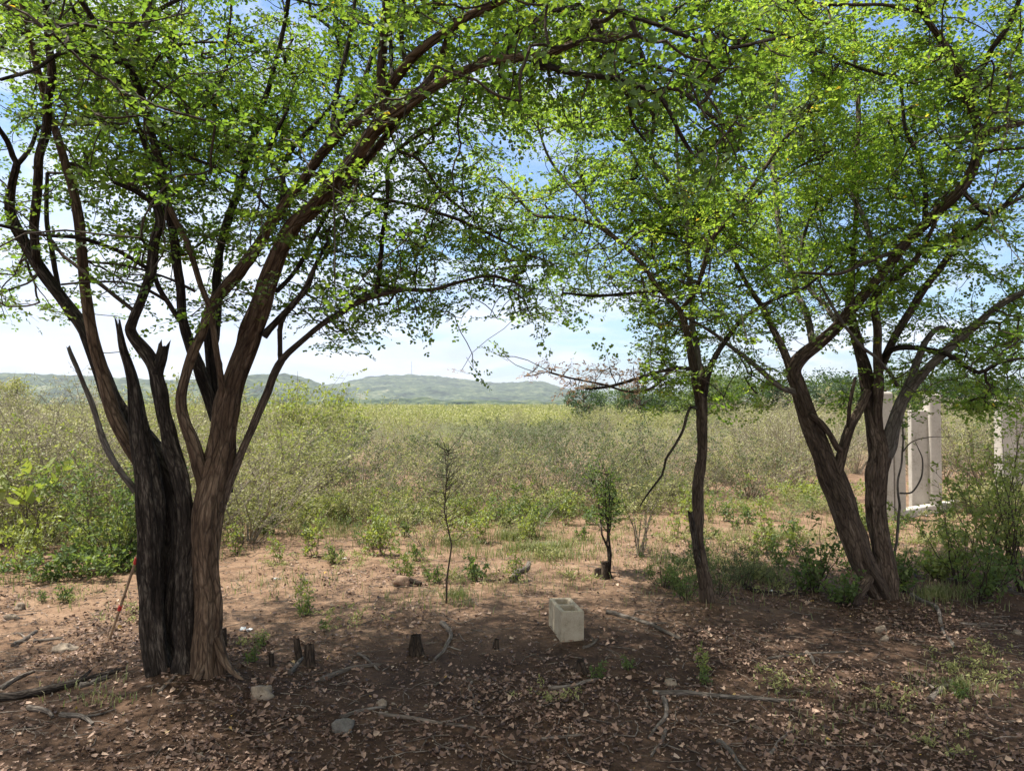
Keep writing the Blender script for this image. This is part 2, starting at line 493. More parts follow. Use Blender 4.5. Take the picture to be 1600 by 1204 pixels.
# wooded hills
m, nt, out = newmat('wooded_hill')
g = N_(nt, 'ShaderNodeNewGeometry'); pos = g.outputs['Position']
n1 = noise(nt, pos, .012, 5, .6); n2m = noise(nt, pos, .075, 5, .8)
s = math_(nt, 'ADD', math_(nt, 'MULTIPLY', n1.outputs['Fac'], .35), math_(nt, 'MULTIPLY', n2m.outputs['Fac'], .65))
c = ramp(nt, [(.40, (.004, .010, .006)), (.48, (.028, .048, .024)), (.56, (.085, .11, .05)), (.66, (.22, .20, .13))], s)
p = N_(nt, 'ShaderNodeBsdfPrincipled'); p.inputs['Roughness'].default_value = 1; p.inputs['Specular IOR Level'].default_value = .1
nt.links.new(c.outputs[0], p.inputs['Base Color']); nt.links.new(p.outputs[0], out.inputs['Surface'])
MAT['hill'] = m

# ------------------------------------------------------------------ light, sky, air
ELEV, AZ = R(69), R(-78)          # azimuth from the view direction, negative = left
SUNV = Vector((math.sin(AZ) * math.cos(ELEV), math.cos(AZ) * math.cos(ELEV), math.sin(ELEV)))
sun = bpy.data.lights.new('sun', 'SUN'); sun.energy = 4.6; sun.angle = R(.53); sun.color = (1, .95, .87)
so = bpy.data.objects.new('sun', sun); COL.objects.link(so)
so.location = (0, 0, 30); so.rotation_euler = SUNV.to_track_quat('Z', 'Y').to_euler()

w = bpy.data.worlds.new('World'); SC.world = w; w.use_nodes = True
nt = w.node_tree; nt.nodes.clear()
out = N_(nt, 'ShaderNodeOutputWorld'); bg = N_(nt, 'ShaderNodeBackground')
sky = N_(nt, 'ShaderNodeTexSky', sky_type='NISHITA'); sky.sun_disc = False
sky.sun_elevation = ELEV; sky.sun_rotation = AZ; sky.dust_density = 1.2; sky.ozone_density = 1.2; sky.altitude = 20
tc = N_(nt, 'ShaderNodeTexCoord'); sep = N_(nt, 'ShaderNodeSeparateXYZ'); nt.links.new(tc.outputs['Generated'], sep.inputs[0])
zz = math_(nt, 'ADD', math_(nt, 'MAXIMUM', sep.outputs['Z'], 0.0), .16)
cv = N_(nt, 'ShaderNodeCombineXYZ')
nt.links.new(math_(nt, 'DIVIDE', sep.outputs['X'], zz), cv.inputs[0]); nt.links.new(math_(nt, 'DIVIDE', sep.outputs['Y'], zz), cv.inputs[1])
cn = noise(nt, cv.outputs[0], .85, 8, .56); cn.inputs['Distortion'].default_value = .35
left = math_(nt, 'SUBTRACT', math_(nt, 'MULTIPLY', sep.outputs['X'], -.20), .02)
low = math_(nt, 'MULTIPLY', math_(nt, 'SUBTRACT', .35, sep.outputs['Z']), .30)
back = math_(nt, 'ADD', math_(nt, 'MULTIPLY', math_(nt, 'MAXIMUM', math_(nt, 'SUBTRACT', .25, sep.outputs['Y']), 0.0), .5), math_(nt, 'MULTIPLY', math_(nt, 'MAXIMUM', math_(nt, 'SUBTRACT', sep.outputs['Z'], .62), 0.0), .6))  # unseen cloud cover added behind and overhead to neutralise blue light in the shade
cm = math_(nt, 'ADD', back, math_(nt, 'ADD', math_(nt, 'ADD', cn.outputs['Fac'], left), low))
cr = ramp(nt, [(.50, (0, 0, 0)), (.55, (.6, .6, .6)), (.66, (1, 1, 1))], cm)
cn2 = noise(nt, cv.outputs[0], 1.3, 5, .5)
clo = ramp(nt, [(.35, (4.0, 4.5, 5.9)), (.52, (5.3, 5.7, 6.7)), (.68, (6.9, 7.1, 7.4))], cn2.outputs['Fac'])
chi = ramp(nt, [(.35, (6.2, 5.9, 5.5)), (.55, (7.3, 6.8, 6.2)), (.7, (8.2, 7.6, 6.9))], cn2.outputs['Fac'])  # warm tint given to the overhead clouds to warm the fill light
cel = N_(nt, 'ShaderNodeMapRange'); cel.inputs['From Min'].default_value = .18; cel.inputs['From Max'].default_value = .6
nt.links.new(sep.outputs['Z'], cel.inputs['Value'])
ccolo = mixc(nt, cel.outputs[0], clo.outputs[0], chi.outputs[0])
skyc = mixc(nt, 1.0, sky.outputs[0], (.80, .98, 1.18), 'MULTIPLY')
nt.links.new(mixc(nt, math_(nt, 'MULTIPLY', cr.outputs[0], .92), skyc, ccolo), bg.inputs['Color'])
bg.inputs['Strength'].default_value = .09
nt.links.new(bg.outputs[0], out.inputs['Surface'])

SC.view_settings.view_transform = 'Standard'; SC.view_settings.look = 'None'
SC.view_settings.gamma = 1; SC.view_settings.exposure = 1.12
SC.cycles.max_bounces = 8; SC.cycles.diffuse_bounces = 4; SC.cycles.transmission_bounces = 6; SC.cycles.volume_bounces = 0
SC.cycles.transparent_max_bounces = 4

HAZE = True
if HAZE:
    mb = MB()
    X0, X1, Y0, Y1, Z0, Z1 = -3600, 3600, -120, 4200, -3, 190
    v = [(x, y, z) for x in (X0, X1) for y in (Y0, Y1) for z in (Z0, Z1)]
    mb.add(v, [(0, 1, 3, 2), (4, 6, 7, 5), (0, 4, 5, 1), (2, 3, 7, 6), (0, 2, 6, 4), (1, 5, 7, 3)])
    m, nt, out = newmat('pale_air')
    vp = N_(nt, 'ShaderNodeVolumePrincipled'); vp.inputs['Color'].default_value = (.86, .92, 1.0, 1)
    vp.inputs['Density'].default_value = .00019; vp.inputs['Anisotropy'].default_value = .2
    nt.links.new(vp.outputs[0], out.inputs['Volume'])
    o = mb.build('haze', m)
    tag(o, 'thin pale blue haze over the plain and hills', 'haze', kind='stuff')

# ------------------------------------------------------------------ ground and hills
def spread(n0, step, far, neg=False):
    a = np.arange(0, n0) * step
    v = [a[-1]]; s = step
    while v[-1] < far:
        s *= 1.28; v.append(v[-1] + s)
    return np.concatenate([a, v[1:]])


xp = spread(110, .07, 6000)
xs = np.concatenate([-xp[::-1][:-1], xp])
yb = spread(4, .3, 300)
ys = np.concatenate([2.4 - yb[::-1][:-1], 2.4 + spread(130, .06, 6000)])
X, Y = np.meshgrid(xs, ys)
Z = hgt(X, Y)
nx, ny = len(xs), len(ys)
i = np.arange(ny - 1)[:, None] * nx; j = np.arange(nx - 1)[None]
f = np.stack([i + j, i + j + 1, i + nx + j + 1, i + nx + j], -1).reshape(-1, 4)
mb = MB(); mb.add(np.stack([X, Y, Z], -1).reshape(-1, 3), f)
o = mb.build('ground', MAT['soil'], smooth=True); tag(o, kind='structure')


def hill(name, prof, Yd, depth, seed, bump):
    """wooded ridge: crest height follows the skyline, slopes run down to the plain"""
    px = np.array([p[0] for p in prof], float); py = np.array([p[1] for p in prof], float)
    n = 640; m_ = 150
    cx = np.linspace(px[0], px[-1], n)
    cy = np.interp(cx, px, py)
    crest = (632 - cy) / F * Yd + CH
    xw = (cx - 800) / F * Yd
    t = np.linspace(-1, 1, m_)
    XX = np.repeat(xw[None], m_, 0); YY = Yd + t[:, None] * depth * (1 + 0 * XX)
    prof_ = np.clip(1 - np.abs(t) ** 1.35, 0, 1)[:, None]
    ZZ = crest[None] * prof_
    ZZ = ZZ + (n2(XX, YY, 1 / 160., seed) - .5) * .22 * crest[None] * np.sin(np.clip(prof_, 0, 1) * np.pi)
    ZZ = ZZ + (n2(XX, YY, 1 / 22., seed + 1) - .5) * bump * 1.35 + (n2(XX, YY, 1 / 9., seed + 2) - .5) * bump * .9
    ZZ = ZZ - 1.5
    i = np.arange(m_ - 1)[:, None] * n; j = np.arange(n - 1)[None]
    f = np.stack([i + j, i + j + 1, i + n + j + 1, i + n + j], -1).reshape(-1, 4)
    mb = MB(); mb.add(np.stack([XX, YY, ZZ], -1).reshape(-1, 3), f)
    o = mb.build(name, MAT['hill'], smooth=True)
    tag(o, kind='structure')
    return o


hill('hills', [(-700, 640), (-420, 592), (-200, 584), (0, 583), (60, 583), (110, 586), (170, 588), (230, 592), (300, 593), (360, 590), (420, 584), (455, 585), (480, 592), (505, 604), (560, 622), (640, 640)], 1500, 520, 21, 5)
hill('hills', [(380, 640), (450, 612), (505, 602), (545, 598), (575, 590), (600, 587), (640, 585), (690, 588), (740, 594), (770, 598), (800, 597), (835, 595), (855, 597), (872, 604), (900, 611), (960, 617), (1050, 619), (1300, 622), (1700, 618), (2100, 640)], 2300, 800, 31, 6)
# lower wooded rise in front of the hills
hill('hills', [(-500, 640), (0, 622), (300, 618), (420, 615), (520, 619), (620, 622), (740, 624), (900, 627), (1200, 627), (1700, 626), (2200, 640)], 800, 230, 41, 4)

# mast on the hill
mst = empty('radio_mast', at(643, 586, 2300) - np.array([0, 0, 3]), 'thin radio mast standing on the highest hill', 'mast')
mb = MB(); h = 21 / F * 2300 + 3
for a in range(3):
    x, y = math.cos(a * 2.094) * .9, math.sin(a * 2.094) * .9
    tubes_fast(mb, [[(x, y, 0), (x * .35, y * .35, h)]], [[.32, .22]], 4)
for k in range(14):
    z0, z1 = h * k / 14, h * (k + 1) / 14
    for a in range(3):
        r0, r1 = .9 * (1 - .65 * z0 / h), .9 * (1 - .65 * z1 / h)
        b2 = (a + 1) % 3
        tubes_fast(mb, [[(math.cos(a * 2.094) * r0, math.sin(a * 2.094) * r0, z0), (math.cos(b2 * 2.094) * r1, math.sin(b2 * 2.094) * r1, z1)]], [[.1, .1]], 3)
mb.build('mast_lattice', MAT['steel'], mst)
mb = MB(); tubes_fast(mb, [[(0, 0, h), (0, 0, h + 6)]], [[.12, .06]], 4); mb.build('antenna', MAT['steel'], mst)

# ------------------------------------------------------------------ the three trees: stems drawn with true depth
def br(pts, parent=None, Y=None, mat='bark_brown', part='limb', **kw):
    return dict(pts=pts, parent=parent, Y=Y, mat=mat, part=part, kw=kw)


LEFT = {
 'A': br([(250, 1062, 30), (243, 1000, 25), (242, 900, 24), (235, 800, 25), (226, 720, 21), (215, 650, 15), (208, 600, 12), (200, 572, 10), (190, 545, 8), (184, 512, 5)], None, [4.18, 4.2, 4.22, 4.2, 4.2, 4.2, 4.2, 4.18, 4.15, 4.12], 'bark_dark', 'dead_stem', flute=.34, knob=.24, jag=.07),
 'T': br([(272, 1056, 30), (268, 980, 26), (268, 900, 24), (272, 820, 23), (262, 760, 22), (228, 695, 18), (185, 640, 16), (160, 585, 14), (132, 525, 13), (98, 472, 11), (62, 420, 11), (38, 380, 10), (18, 335, 9), (20, 295, 8), (27, 257, 7)], None, [4.33] * 4 + [4.35, 4.4, 4.45, 4.5, 4.5, 4.5, 4.45, 4.4, 4.3, 4.2, 4.1], 'bark_dark', 'stem', flute=.32, knob=.22),
 'H': br([(293, 1048, 24), (289, 980, 19), (288, 900, 17), (289, 820, 17), (282, 745, 15), (268, 690, 13), (258, 640, 13), (250, 600, 13), (236, 558, 12), (208, 520, 10), (210, 500, 9), (222, 472, 9), (236, 430, 9), (242, 380, 9), (251, 348, 9), (244, 322, 8), (228, 309, 6), (205, 296, 4), (178, 285, 3)], None, [4.2, 4.2, 4.2, 4.2, 4.2, 4.2, 4.2, 4.18, 4.15, 4.12, 4.1, 4.1, 4.08, 4.05, 4.0, 4.0, 3.95, 3.9, 3.85], 'bark_dark', 'stem', flute=.32, knob=.25),
 'Hs': br([(245, 585, 12), (252, 560, 12), (256, 541, 11)], 'H', None, 'bark_dark', 'broken_stub', flute=.2, jag=.05),
 'M': br([(328, 1046, 36), (324, 990, 29), (322, 900, 27), (325, 800, 28), (333, 735, 29), (344, 680, 23), (356, 620, 21), (372, 572, 22), (390, 530, 22), (406, 490, 19), (420, 445, 17), (438, 395, 14.5), (460, 350, 14), (488, 325, 14), (512, 295, 14), (558, 240, 14), (600, 190, 15), (648, 155, 12.5), (700, 123, 10.5), (760, 97, 10), (800, 92, 9), (850, 87, 8), (880, 75, 7), (930, 58, 6), (1000, 55, 4)], None, [4.2, 4.2, 4.2, 4.2, 4.2, 4.2, 4.2, 4.2, 4.18, 4.12, 4.05, 3.95, 3.85, 3.75, 3.65, 3.5, 3.35, 3.25, 3.15, 3.1, 3.05, 3.0, 2.95, 2.9, 2.85], 'bark_tan', 'trunk', flute=.3, knob=.16),
 'L': br([(320, 760, 15), (305, 705, 14), (288, 655, 12), (284, 622, 11), (290, 590, 10), (301, 555, 10), (316, 518, 9), (328, 482, 10), (350, 452, 12), (374, 425, 13), (402, 388, 12), (428, 345, 12), (448, 318, 11), (470, 290, 10), (503, 240, 10), (542, 200, 9), (575, 178, 9), (606, 140, 10), (638, 96, 10), (663, 72, 10), (700, 47, 9), (727, 27, 9), (787, 0, 7), (860, -40, 5)], 'M', [None, 4.15, 4.15, 4.15, 4.15, 4.15, 4.2, 4.22, 4.22, 4.2, 4.1, 4.0, 3.9, 3.8, 3.65, 3.5, 3.4, 3.3, 3.2, 3.12, 3.05, 3.0, 2.9, 2.8], 'bark_tan', 'stem', flute=.15, knob=.1),
 'M0': br([(352, 770, 15), (347, 700, 16), (340, 640, 16), (335, 580, 15), (330, 530, 13), (336, 480, 11), (340, 430, 9), (350, 372, 8), (364, 322, 8), (384, 262, 7), (395, 220, 7), (405, 175, 6), (418, 140, 5), (440, 60, 4), (455, -30, 3)], None, [4.4, 4.42, 4.45, 4.48, 4.5, 4.52, 4.54, 4.58, 4.6, 4.65, 4.65, 4.65, 4.6, 4.5, 4.4], 'bark_dark', 'stem', flute=.32, knob=.22),
 'I': br([(338, 655, 13), (318, 590, 12), (302, 553, 11), (290, 520, 10), (283, 490, 9), (282, 440, 9), (275, 390, 9), (266, 350, 9), (259, 310, 9), (252, 270, 9), (244, 235, 8), (235, 205, 8), (222, 155, 8), (205, 110, 7), (182, 75, 7), (150, 38, 6), (125, 0, 5), (90, -50, 4)], 'M0', [None, 4.38, 4.32, 4.28, 4.25, 4.2, 4.12, 4.05, 4.0, 3.9, 3.82, 3.75, 3.65, 3.5, 3.4, 3.25, 3.1, 2.95], 'bark_dark', 'limb', flute=.15, knob=.1),
 'K': br([(352, 640, 9), (346, 588, 7), (336, 528, 6), (327, 477, 6), (315, 445, 6), (302, 407, 6), (292, 375, 6), (276, 345, 6), (262, 313, 6)], 'M', [None, 4.12, 4.1, 4.08, 4.06, 4.04, 4.02, 4.0, 3.97], 'bark_tan', 'limb', flute=.12),
 'C': br([(258, 800, 17), (228, 738, 15), (198, 690, 14), (174, 640, 14), (161, 590, 13), (150, 550, 12), (142, 510, 11), (135, 460, 11), (128, 400, 10), (122, 340, 10), (113, 295, 9), (101, 250, 8), (92, 215, 8), (80, 180, 7), (65, 130, 7), (50, 70, 6), (36, 15, 5), (20, -40, 4)], 'T', [None, 4.3, 4.3, 4.3, 4.3, 4.28, 4.25, 4.2, 4.15, 4.1, 4.05, 4.0, 3.95, 3.9, 3.8, 3.7, 3.6, 3.5], 'bark_tan', 'stem', flute=.1, knob=.06),
 'D': br([(62, 425, 8), (52, 390, 9), (49, 345, 9), (56, 300, 9), (62, 250, 9), (71, 200, 9), (77, 150, 9), (79, 100, 8), (76, 50, 7), (71, 0, 6), (66, -50, 5)], 'T', [None, 4.35, 4.25, 4.1, 3.95, 3.8, 3.6, 3.45, 3.3, 3.15, 3.0], 'bark_dark', 'limb', flute=.12),
 'E': br([(27, 257, 6), (10, 222, 5), (-6, 190, 4), (-30, 140, 3)], 'T', [None, 4.0, 3.9, 3.8], 'bark_dark', 'limb'),
 'E2': br([(27, 257, 5), (45, 235, 4), (60, 200, 3)], 'T', [None, 4.1, 4.1], 'bark_dark', 'limb'),
 'Fb': br([(112, 500, 5), (98, 470, 5), (88, 430, 5), (79, 375, 5), (73, 330, 4), (74, 270, 3)], 'T', [None, 4.5, 4.5, 4.5, 4.5, 4.5], 'bark_dark', 'limb'),
 'G': br([(212, 768, 6), (180, 722, 6), (161, 682, 6), (145, 632, 5), (126, 590, 4), (113, 558, 4), (108, 543, 3)], 'A', [None, 4.15, 4.12, 4.1, 4.05, 4.0, 4.0], 'bark_grey', 'dead_limb', flute=.15, jag=.02),
 'J2': br([(252, 272, 5), (232, 240, 5), (215, 195, 5), (195, 145, 5), (184, 124, 4), (150, 90, 4), (130, 50, 4), (112, 10, 3)], 'I', [None, 3.85, 3.8, 3.75, 3.7, 3.6, 3.5, 3.4], 'bark_dark', 'limb'),
 'J3': br([(207, 112, 6), (208, 85, 5), (216, 60, 5), (236, 26, 5), (236, 0, 4), (230, -40, 3)], 'I', [None, 3.5, 3.45, 3.4, 3.35, 3.3], 'bark_grey', 'limb'),
 'J4': br([(236, 25, 4), (262, 8, 4), (300, -10, 3)], 'J3', [None, 3.35, 3.3], 'bark_dark', 'limb'),
 'J5': br([(225, 145, 2.6), (250, 85, 2.2), (290, 69, 2), (350, 66, 1.8), (400, 66, 1.2)], 'I', [None, 3.6, 3.5, 3.4, 3.35], 'bark_dark', 'limb'),
 'J6': br([(190, 100, 4), (150, 90, 4), (105, 80, 4), (50, 110, 3), (0, 125, 3)], 'I', [None, 3.4, 3.3, 3.2, 3.1], 'bark_dark', 'limb'),
 'J7': br([(242, 208, 4), (215, 205, 3), (150, 195, 3), (90, 195, 3)], 'I', [None, 3.8, 3.9, 4.0], 'bark_dark', 'limb'),
 'J8': br([(240, 205, 4), (280, 180, 3), (330, 155, 3), (360, 90, 2)], 'I', [None, 3.9, 3.9, 3.9], 'bark_dark', 'limb'),
 'J9': br([(248, 222, 4), (280, 240, 3), (320, 255, 3), (370, 275, 3), (410, 315, 3), (428, 335, 3)], 'I', [None, 3.9, 3.95, 4.0, 4.0, 4.0], 'bark_dark', 'limb'),
 'O': br([(603, 178, 11), (597, 150, 10), (596, 100, 10), (599, 50, 10), (603, 0, 9), (608, -60, 7)], 'M', [None, 3.28, 3.2, 3.1, 3.0, 2.9], 'bark_brown', 'limb', flute=.12),
 'Q': br([(668, 135, 7), (682, 105, 6), (692, 78, 6), (703, 45, 6)], 'M', [None, 3.2, 3.12, 3.06], 'bark_brown', 'limb'),
 'Rr': br([(634, 100, 5), (628, 70, 5), (628, 30, 4), (630, -20, 4)], 'L', [None, 3.2, 3.15, 3.1], 'bark_dark', 'limb'),
 'Rs': br([(615, 130, 5), (611, 90, 4), (609, 40, 4)], 'L', [None, 3.4, 3.4], 'bark_dark', 'limb'),
 'S2': br([(488, 330, 9), (530, 298, 9), (575, 250, 9), (606, 208, 8), (640, 165, 6)], 'M', [None, 3.75, 3.6, 3.45, 3.35], 'bark_brown', 'limb', flute=.1),
 'U': br([(490, 262, 7), (512, 225, 6), (521, 190, 5), (526, 140, 5), (538, 95, 5), (548, 45, 4), (556, -10, 3)], 'L', [None, 3.8, 3.85, 3.9, 3.9, 3.9, 3.9], 'bark_dark', 'limb'),
 'U2': br([(512, 228, 7), (538, 180, 7), (560, 148, 6), (572, 115, 5), (585, 70, 3)], 'L', [None, 3.65, 3.7, 3.75, 3.8], 'bark_dark', 'limb'),
 'U3': br([(440, 330, 5), (448, 250, 5), (470, 215, 5), (505, 180, 4), (530, 150, 3)], 'L', [None, 4.1, 4.15, 4.2, 4.2], 'bark_dark', 'limb'),
 'U4': br([(448, 320, 5), (440, 275, 4), (420, 240, 4), (450, 170, 3)], 'L', [None, 3.8, 3.8, 3.75], 'bark_dark', 'limb'),
 'W': br([(344, 800, 9), (360, 755, 9), (378, 712, 8), (397, 660, 8), (421, 602, 8), (436, 572, 8), (450, 552, 7), (482, 524, 6), (522, 494, 6), (560, 470, 6), (586, 462, 5), (626, 452, 5), (672, 453, 4), (720, 440, 3), (770, 432, 3), (820, 448, 2)], 'M', [None, 4.22, 4.22, 4.22, 4.25, 4.28, 4.3, 4.35, 4.4, 4.45, 4.5, 4.5, 4.5, 4.5, 4.5, 4.5], 'bark_brown', 'limb', flute=.14, knob=.08),
 'W1': br([(586, 462, 5), (591, 430, 5), (596, 390, 5), (600, 350, 4), (606, 300, 4), (608, 255, 4), (640, 215, 2)], 'W', [None, 4.45, 4.4, 4.3, 4.2, 4.1, 4.05], 'bark_dark', 'limb'),
 'W2': br([(439, 566, 5), (436, 530, 5), (440, 505, 5), (455, 480, 4), (478, 455, 4), (492, 420, 3)], 'W', [None, 4.35, 4.38, 4.4, 4.42, 4.45], 'bark_brown', 'limb'),
 'X': br([(412, 525, 9), (430, 505, 7), (455, 478, 7), (476, 452, 6), (490, 420, 4), (510, 380, 3)], 'M', [None, 4.15, 4.1, 4.05, 4.0, 3.95], 'bark_dark', 'limb'),
 'Yb': br([(432, 455, 5), (455, 432, 4), (472, 408, 4), (486, 380, 4), (503, 345, 4), (530, 300, 3), (548, 268, 3)], 'M', [None, 4.15, 4.2, 4.2, 4.2, 4.2, 4.2], 'bark_dark', 'limb'),
 'Za': br([(238, 424, 4), (195, 397, 4), (155, 380, 4), (120, 370, 4), (75, 368, 3), (40, 361, 3), (0, 352, 3), (-50, 335, 2)], 'H', [None, 4.0, 3.9, 3.8, 3.7, 3.6, 3.5, 3.4], 'bark_dark', 'limb'),
 'Zb': br([(214, 490, 4), (172, 456, 4), (140, 430, 4), (100, 400, 3), (82, 375, 2)], 'H', [None, 4.1, 4.1, 4.1, 4.1], 'bark_brown', 'limb'),
 'Zc': br([(305, 455, 3), (255, 432, 2), (200, 416, 2), (150, 410, 2), (110, 402, 2)], 'I', [None, 4.2, 4.2, 4.2, 4.2], 'twig', 'limb'),
 'Zd': br([(290, 515, 6), (270, 485, 5), (250, 450, 5), (243, 430, 4)], 'I', [None, 4.2, 4.15, 4.1], 'bark_dark', 'limb'),
 'Ze': br([(260, 470, 3), (235, 455, 3), (200, 442, 2), (150, 440, 2), (95, 445, 2)], 'Zd', [None, 4.1, 4.1, 4.1, 4.1], 'twig', 'limb'),
 'Zf': br([(488, 322, 4), (540, 314, 3), (600, 312, 3), (660, 325, 3), (720, 345, 3), (790, 378, 2), (830, 400, 2)], 'M', [None, 3.9, 4.1, 4.2, 4.3, 4.4, 4.4], 'twig', 'limb'),
 'Zg': br([(612, 240, 4), (650, 213, 3), (690, 190, 3), (730, 160, 2)], 'W1', [None, 4.0, 3.9, 3.85], 'twig', 'limb'),
 'Zh': br([(618, 235, 3), (655, 250, 3), (690, 300, 3), (740, 340, 2)], 'Zg', [None, 4.0, 4.0, 4.0], 'twig', 'limb'),
 'N1': br([(828, 92, 6), (858, 103, 6), (900, 115, 6), (960, 122, 5), (1000, 135, 5), (1025, 145, 5), (1048, 178, 4), (1066, 215, 4), (1085, 245, 3)], 'M', [None, 3.0, 2.98, 2.95, 2.95, 2.95, 2.98, 3.0, 3.05], 'bark_dark', 'limb'),
 'N2': br([(1022, 144, 4), (1045, 138, 4), (1075, 150, 4), (1110, 180, 3), (1140, 200, 3), (1155, 235, 2)], 'N1', [None, 2.95, 2.95, 2.95, 2.95, 2.95], 'bark_dark', 'limb'),
 'N3': br([(968, 123, 4), (982, 155, 3), (990, 195, 3), (1012, 225, 2)], 'N1', [None, 3.0, 3.1, 3.1], 'bark_dark', 'limb'),
 'N4': br([(965, 122, 3), (995, 101, 3), (1040, 108, 3), (1085, 125, 2), (1120, 170, 2)], 'N1', [None, 2.9, 2.85, 2.8, 2.8], 'bark_dark', 'limb'),
 'N5': br([(795, 93, 6), (800, 55, 6), (830, 35, 5), (875, 15, 5), (930, 14, 5), (990, 28, 4), (1060, 52, 4), (1130, 75, 3), (1210, 60, 3)], 'M', [None, 3.0, 2.9, 2.85, 2.8, 2.8, 2.8, 2.8, 2.8], 'bark_dark', 'limb'),
 'N6': br([(770, 5, 6), (820, -40, 5), (900, -80, 4), (1000, -100, 3)], 'L', [None, 2.8, 2.7, 2.6], 'bark_dark', 'limb'),
 'roots1': br([(336, 990, 13), (347, 1026, 10), (360, 1048, 6), (380, 1062, 2)], 'M', [None, 4.15, 4.12, 4.1], 'bark_tan', 'root', flute=.15),
 'roots2': br([(318, 1000, 15), (315, 1040, 12), (305, 1062, 7)], 'M', [None, 4.12, 4.08], 'bark_tan', 'root', flute=.15),
}
MID = {
 'M': br([(1106, 948, 15), (1102, 915, 13), (1094, 870, 12), (1089, 825, 11), (1092, 760, 11), (1097, 700, 10), (1098, 650, 11), (1095, 612, 12), (1086, 578, 8), (1076, 530, 7), (1066, 495, 7), (1058, 480, 6), (1040, 462, 5), (1026, 446, 5), (1003, 412, 5), (970, 380, 5), (930, 352, 4), (885, 340, 3), (835, 335, 3), (800, 300, 2)], None, [5.65] * 9 + [5.66, 5.68, 5.7, 5.72, 5.72, 5.75, 5.8, 5.85, 5.9, 5.95, 6.0], 'bark_brown', 'trunk', flute=.32, knob=.14),
 'b': br([(1062, 487, 6), (1085, 456, 6), (1100, 418, 6), (1110, 380, 6), (1126, 358, 5), (1152, 328, 5), (1190, 270, 5), (1232, 208, 4), (1265, 165, 3)], 'M', [None, 5.6, 5.5, 5.45, 5.4, 5.3, 5.2, 5.1, 5.0], 'bark_brown', 'limb'),
 'c': br([(1096, 612, 9), (1092, 570, 7), (1084, 510, 7), (1078, 450, 6), (1076, 390, 6), (1072, 330, 5), (1060, 260, 4), (1055, 180, 3)], 'M', [None, 5.75, 5.85, 5.95, 6.0, 6.05, 6.1, 6.1], 'bark_grey', 'limb', flute=.1),
 'd': br([(1100, 618, 9), (1112, 572, 7), (1134, 532, 6), (1160, 500, 5), (1186, 480, 5), (1215, 465, 4), (1255, 450, 3), (1300, 415, 2)], 'M', [None, 5.55, 5.5, 5.45, 5.4, 5.35, 5.3, 5.3], 'bark_dark', 'limb', flute=.1),
 'e': br([(1098, 610, 10), (1099, 592, 9), (1100, 576, 7)], 'M', [None, 5.5, 5.48], 'stump', 'broken_stub', flute=.2, jag=.04),
 'f': br([(1092, 600, 5), (1078, 577, 4), (1048, 577, 4), (1000, 590, 3), (955, 603, 3), (915, 608, 2)], 'M', [None, 5.55, 5.5, 5.45, 5.4, 5.4], 'bark_dark', 'limb'),
 'f2': br([(1048, 577, 3), (1020, 605, 3), (985, 612, 2), (940, 600, 2), (890, 590, 2), (862, 582, 2)], 'f', [None, 5.45, 5.42, 5.4, 5.4, 5.4], 'twig', 'limb'),
 'g': br([(1092, 640, 4), (1078, 636, 3.5), (1068, 670, 3), (1055, 695, 2.6), (1040, 718, 2.4), (1034, 742, 2.2), (1015, 768, 1.8), (1000, 790, 1)], 'M', [None, 5.6, 5.55, 5.55, 5.5, 5.5, 5.5, 5.5], 'bark_dark', 'limb'),
 'h': br([(1032, 455, 4), (1010, 455, 4), (965, 460, 3), (925, 462, 3), (880, 458, 2)], 'M', [None, 5.65, 5.6, 5.55, 5.5], 'bark_dark', 'limb'),
 'i': br([(1092, 880, 8), (1085, 850, 8), (1080, 815, 7), (1078, 802, 6)], 'M', [None, 5.58, 5.56, 5.55], 'bark_dark', 'broken_stub', flute=.2, jag=.03),
 'j': br([(980, 388, 4), (940, 350, 3), (900, 300, 3), (860, 250, 3), (840, 200, 2)], 'M', [None, 5.9, 6.0, 6.1, 6.1], 'bark_grey', 'limb'),
 'k': br([(1075, 395, 5), (1045, 350, 5), (1020, 300, 4), (1000, 260, 4), (975, 220, 3)], 'c', [None, 6.2, 6.3, 6.4, 6.4], 'bark_grey', 'limb'),
 'l': br([(1070, 320, 4), (1020, 250, 3), (985, 210, 3), (950, 150, 2)], 'c', [None, 6.0, 5.9, 5.8], 'bark_grey', 'limb'),
 'm': br([(1150, 330, 3), (1190, 300, 3), (1230, 270, 3), (1300, 235, 2)], 'b', [None, 5.4, 5.5, 5.5], 'twig', 'limb'),
}
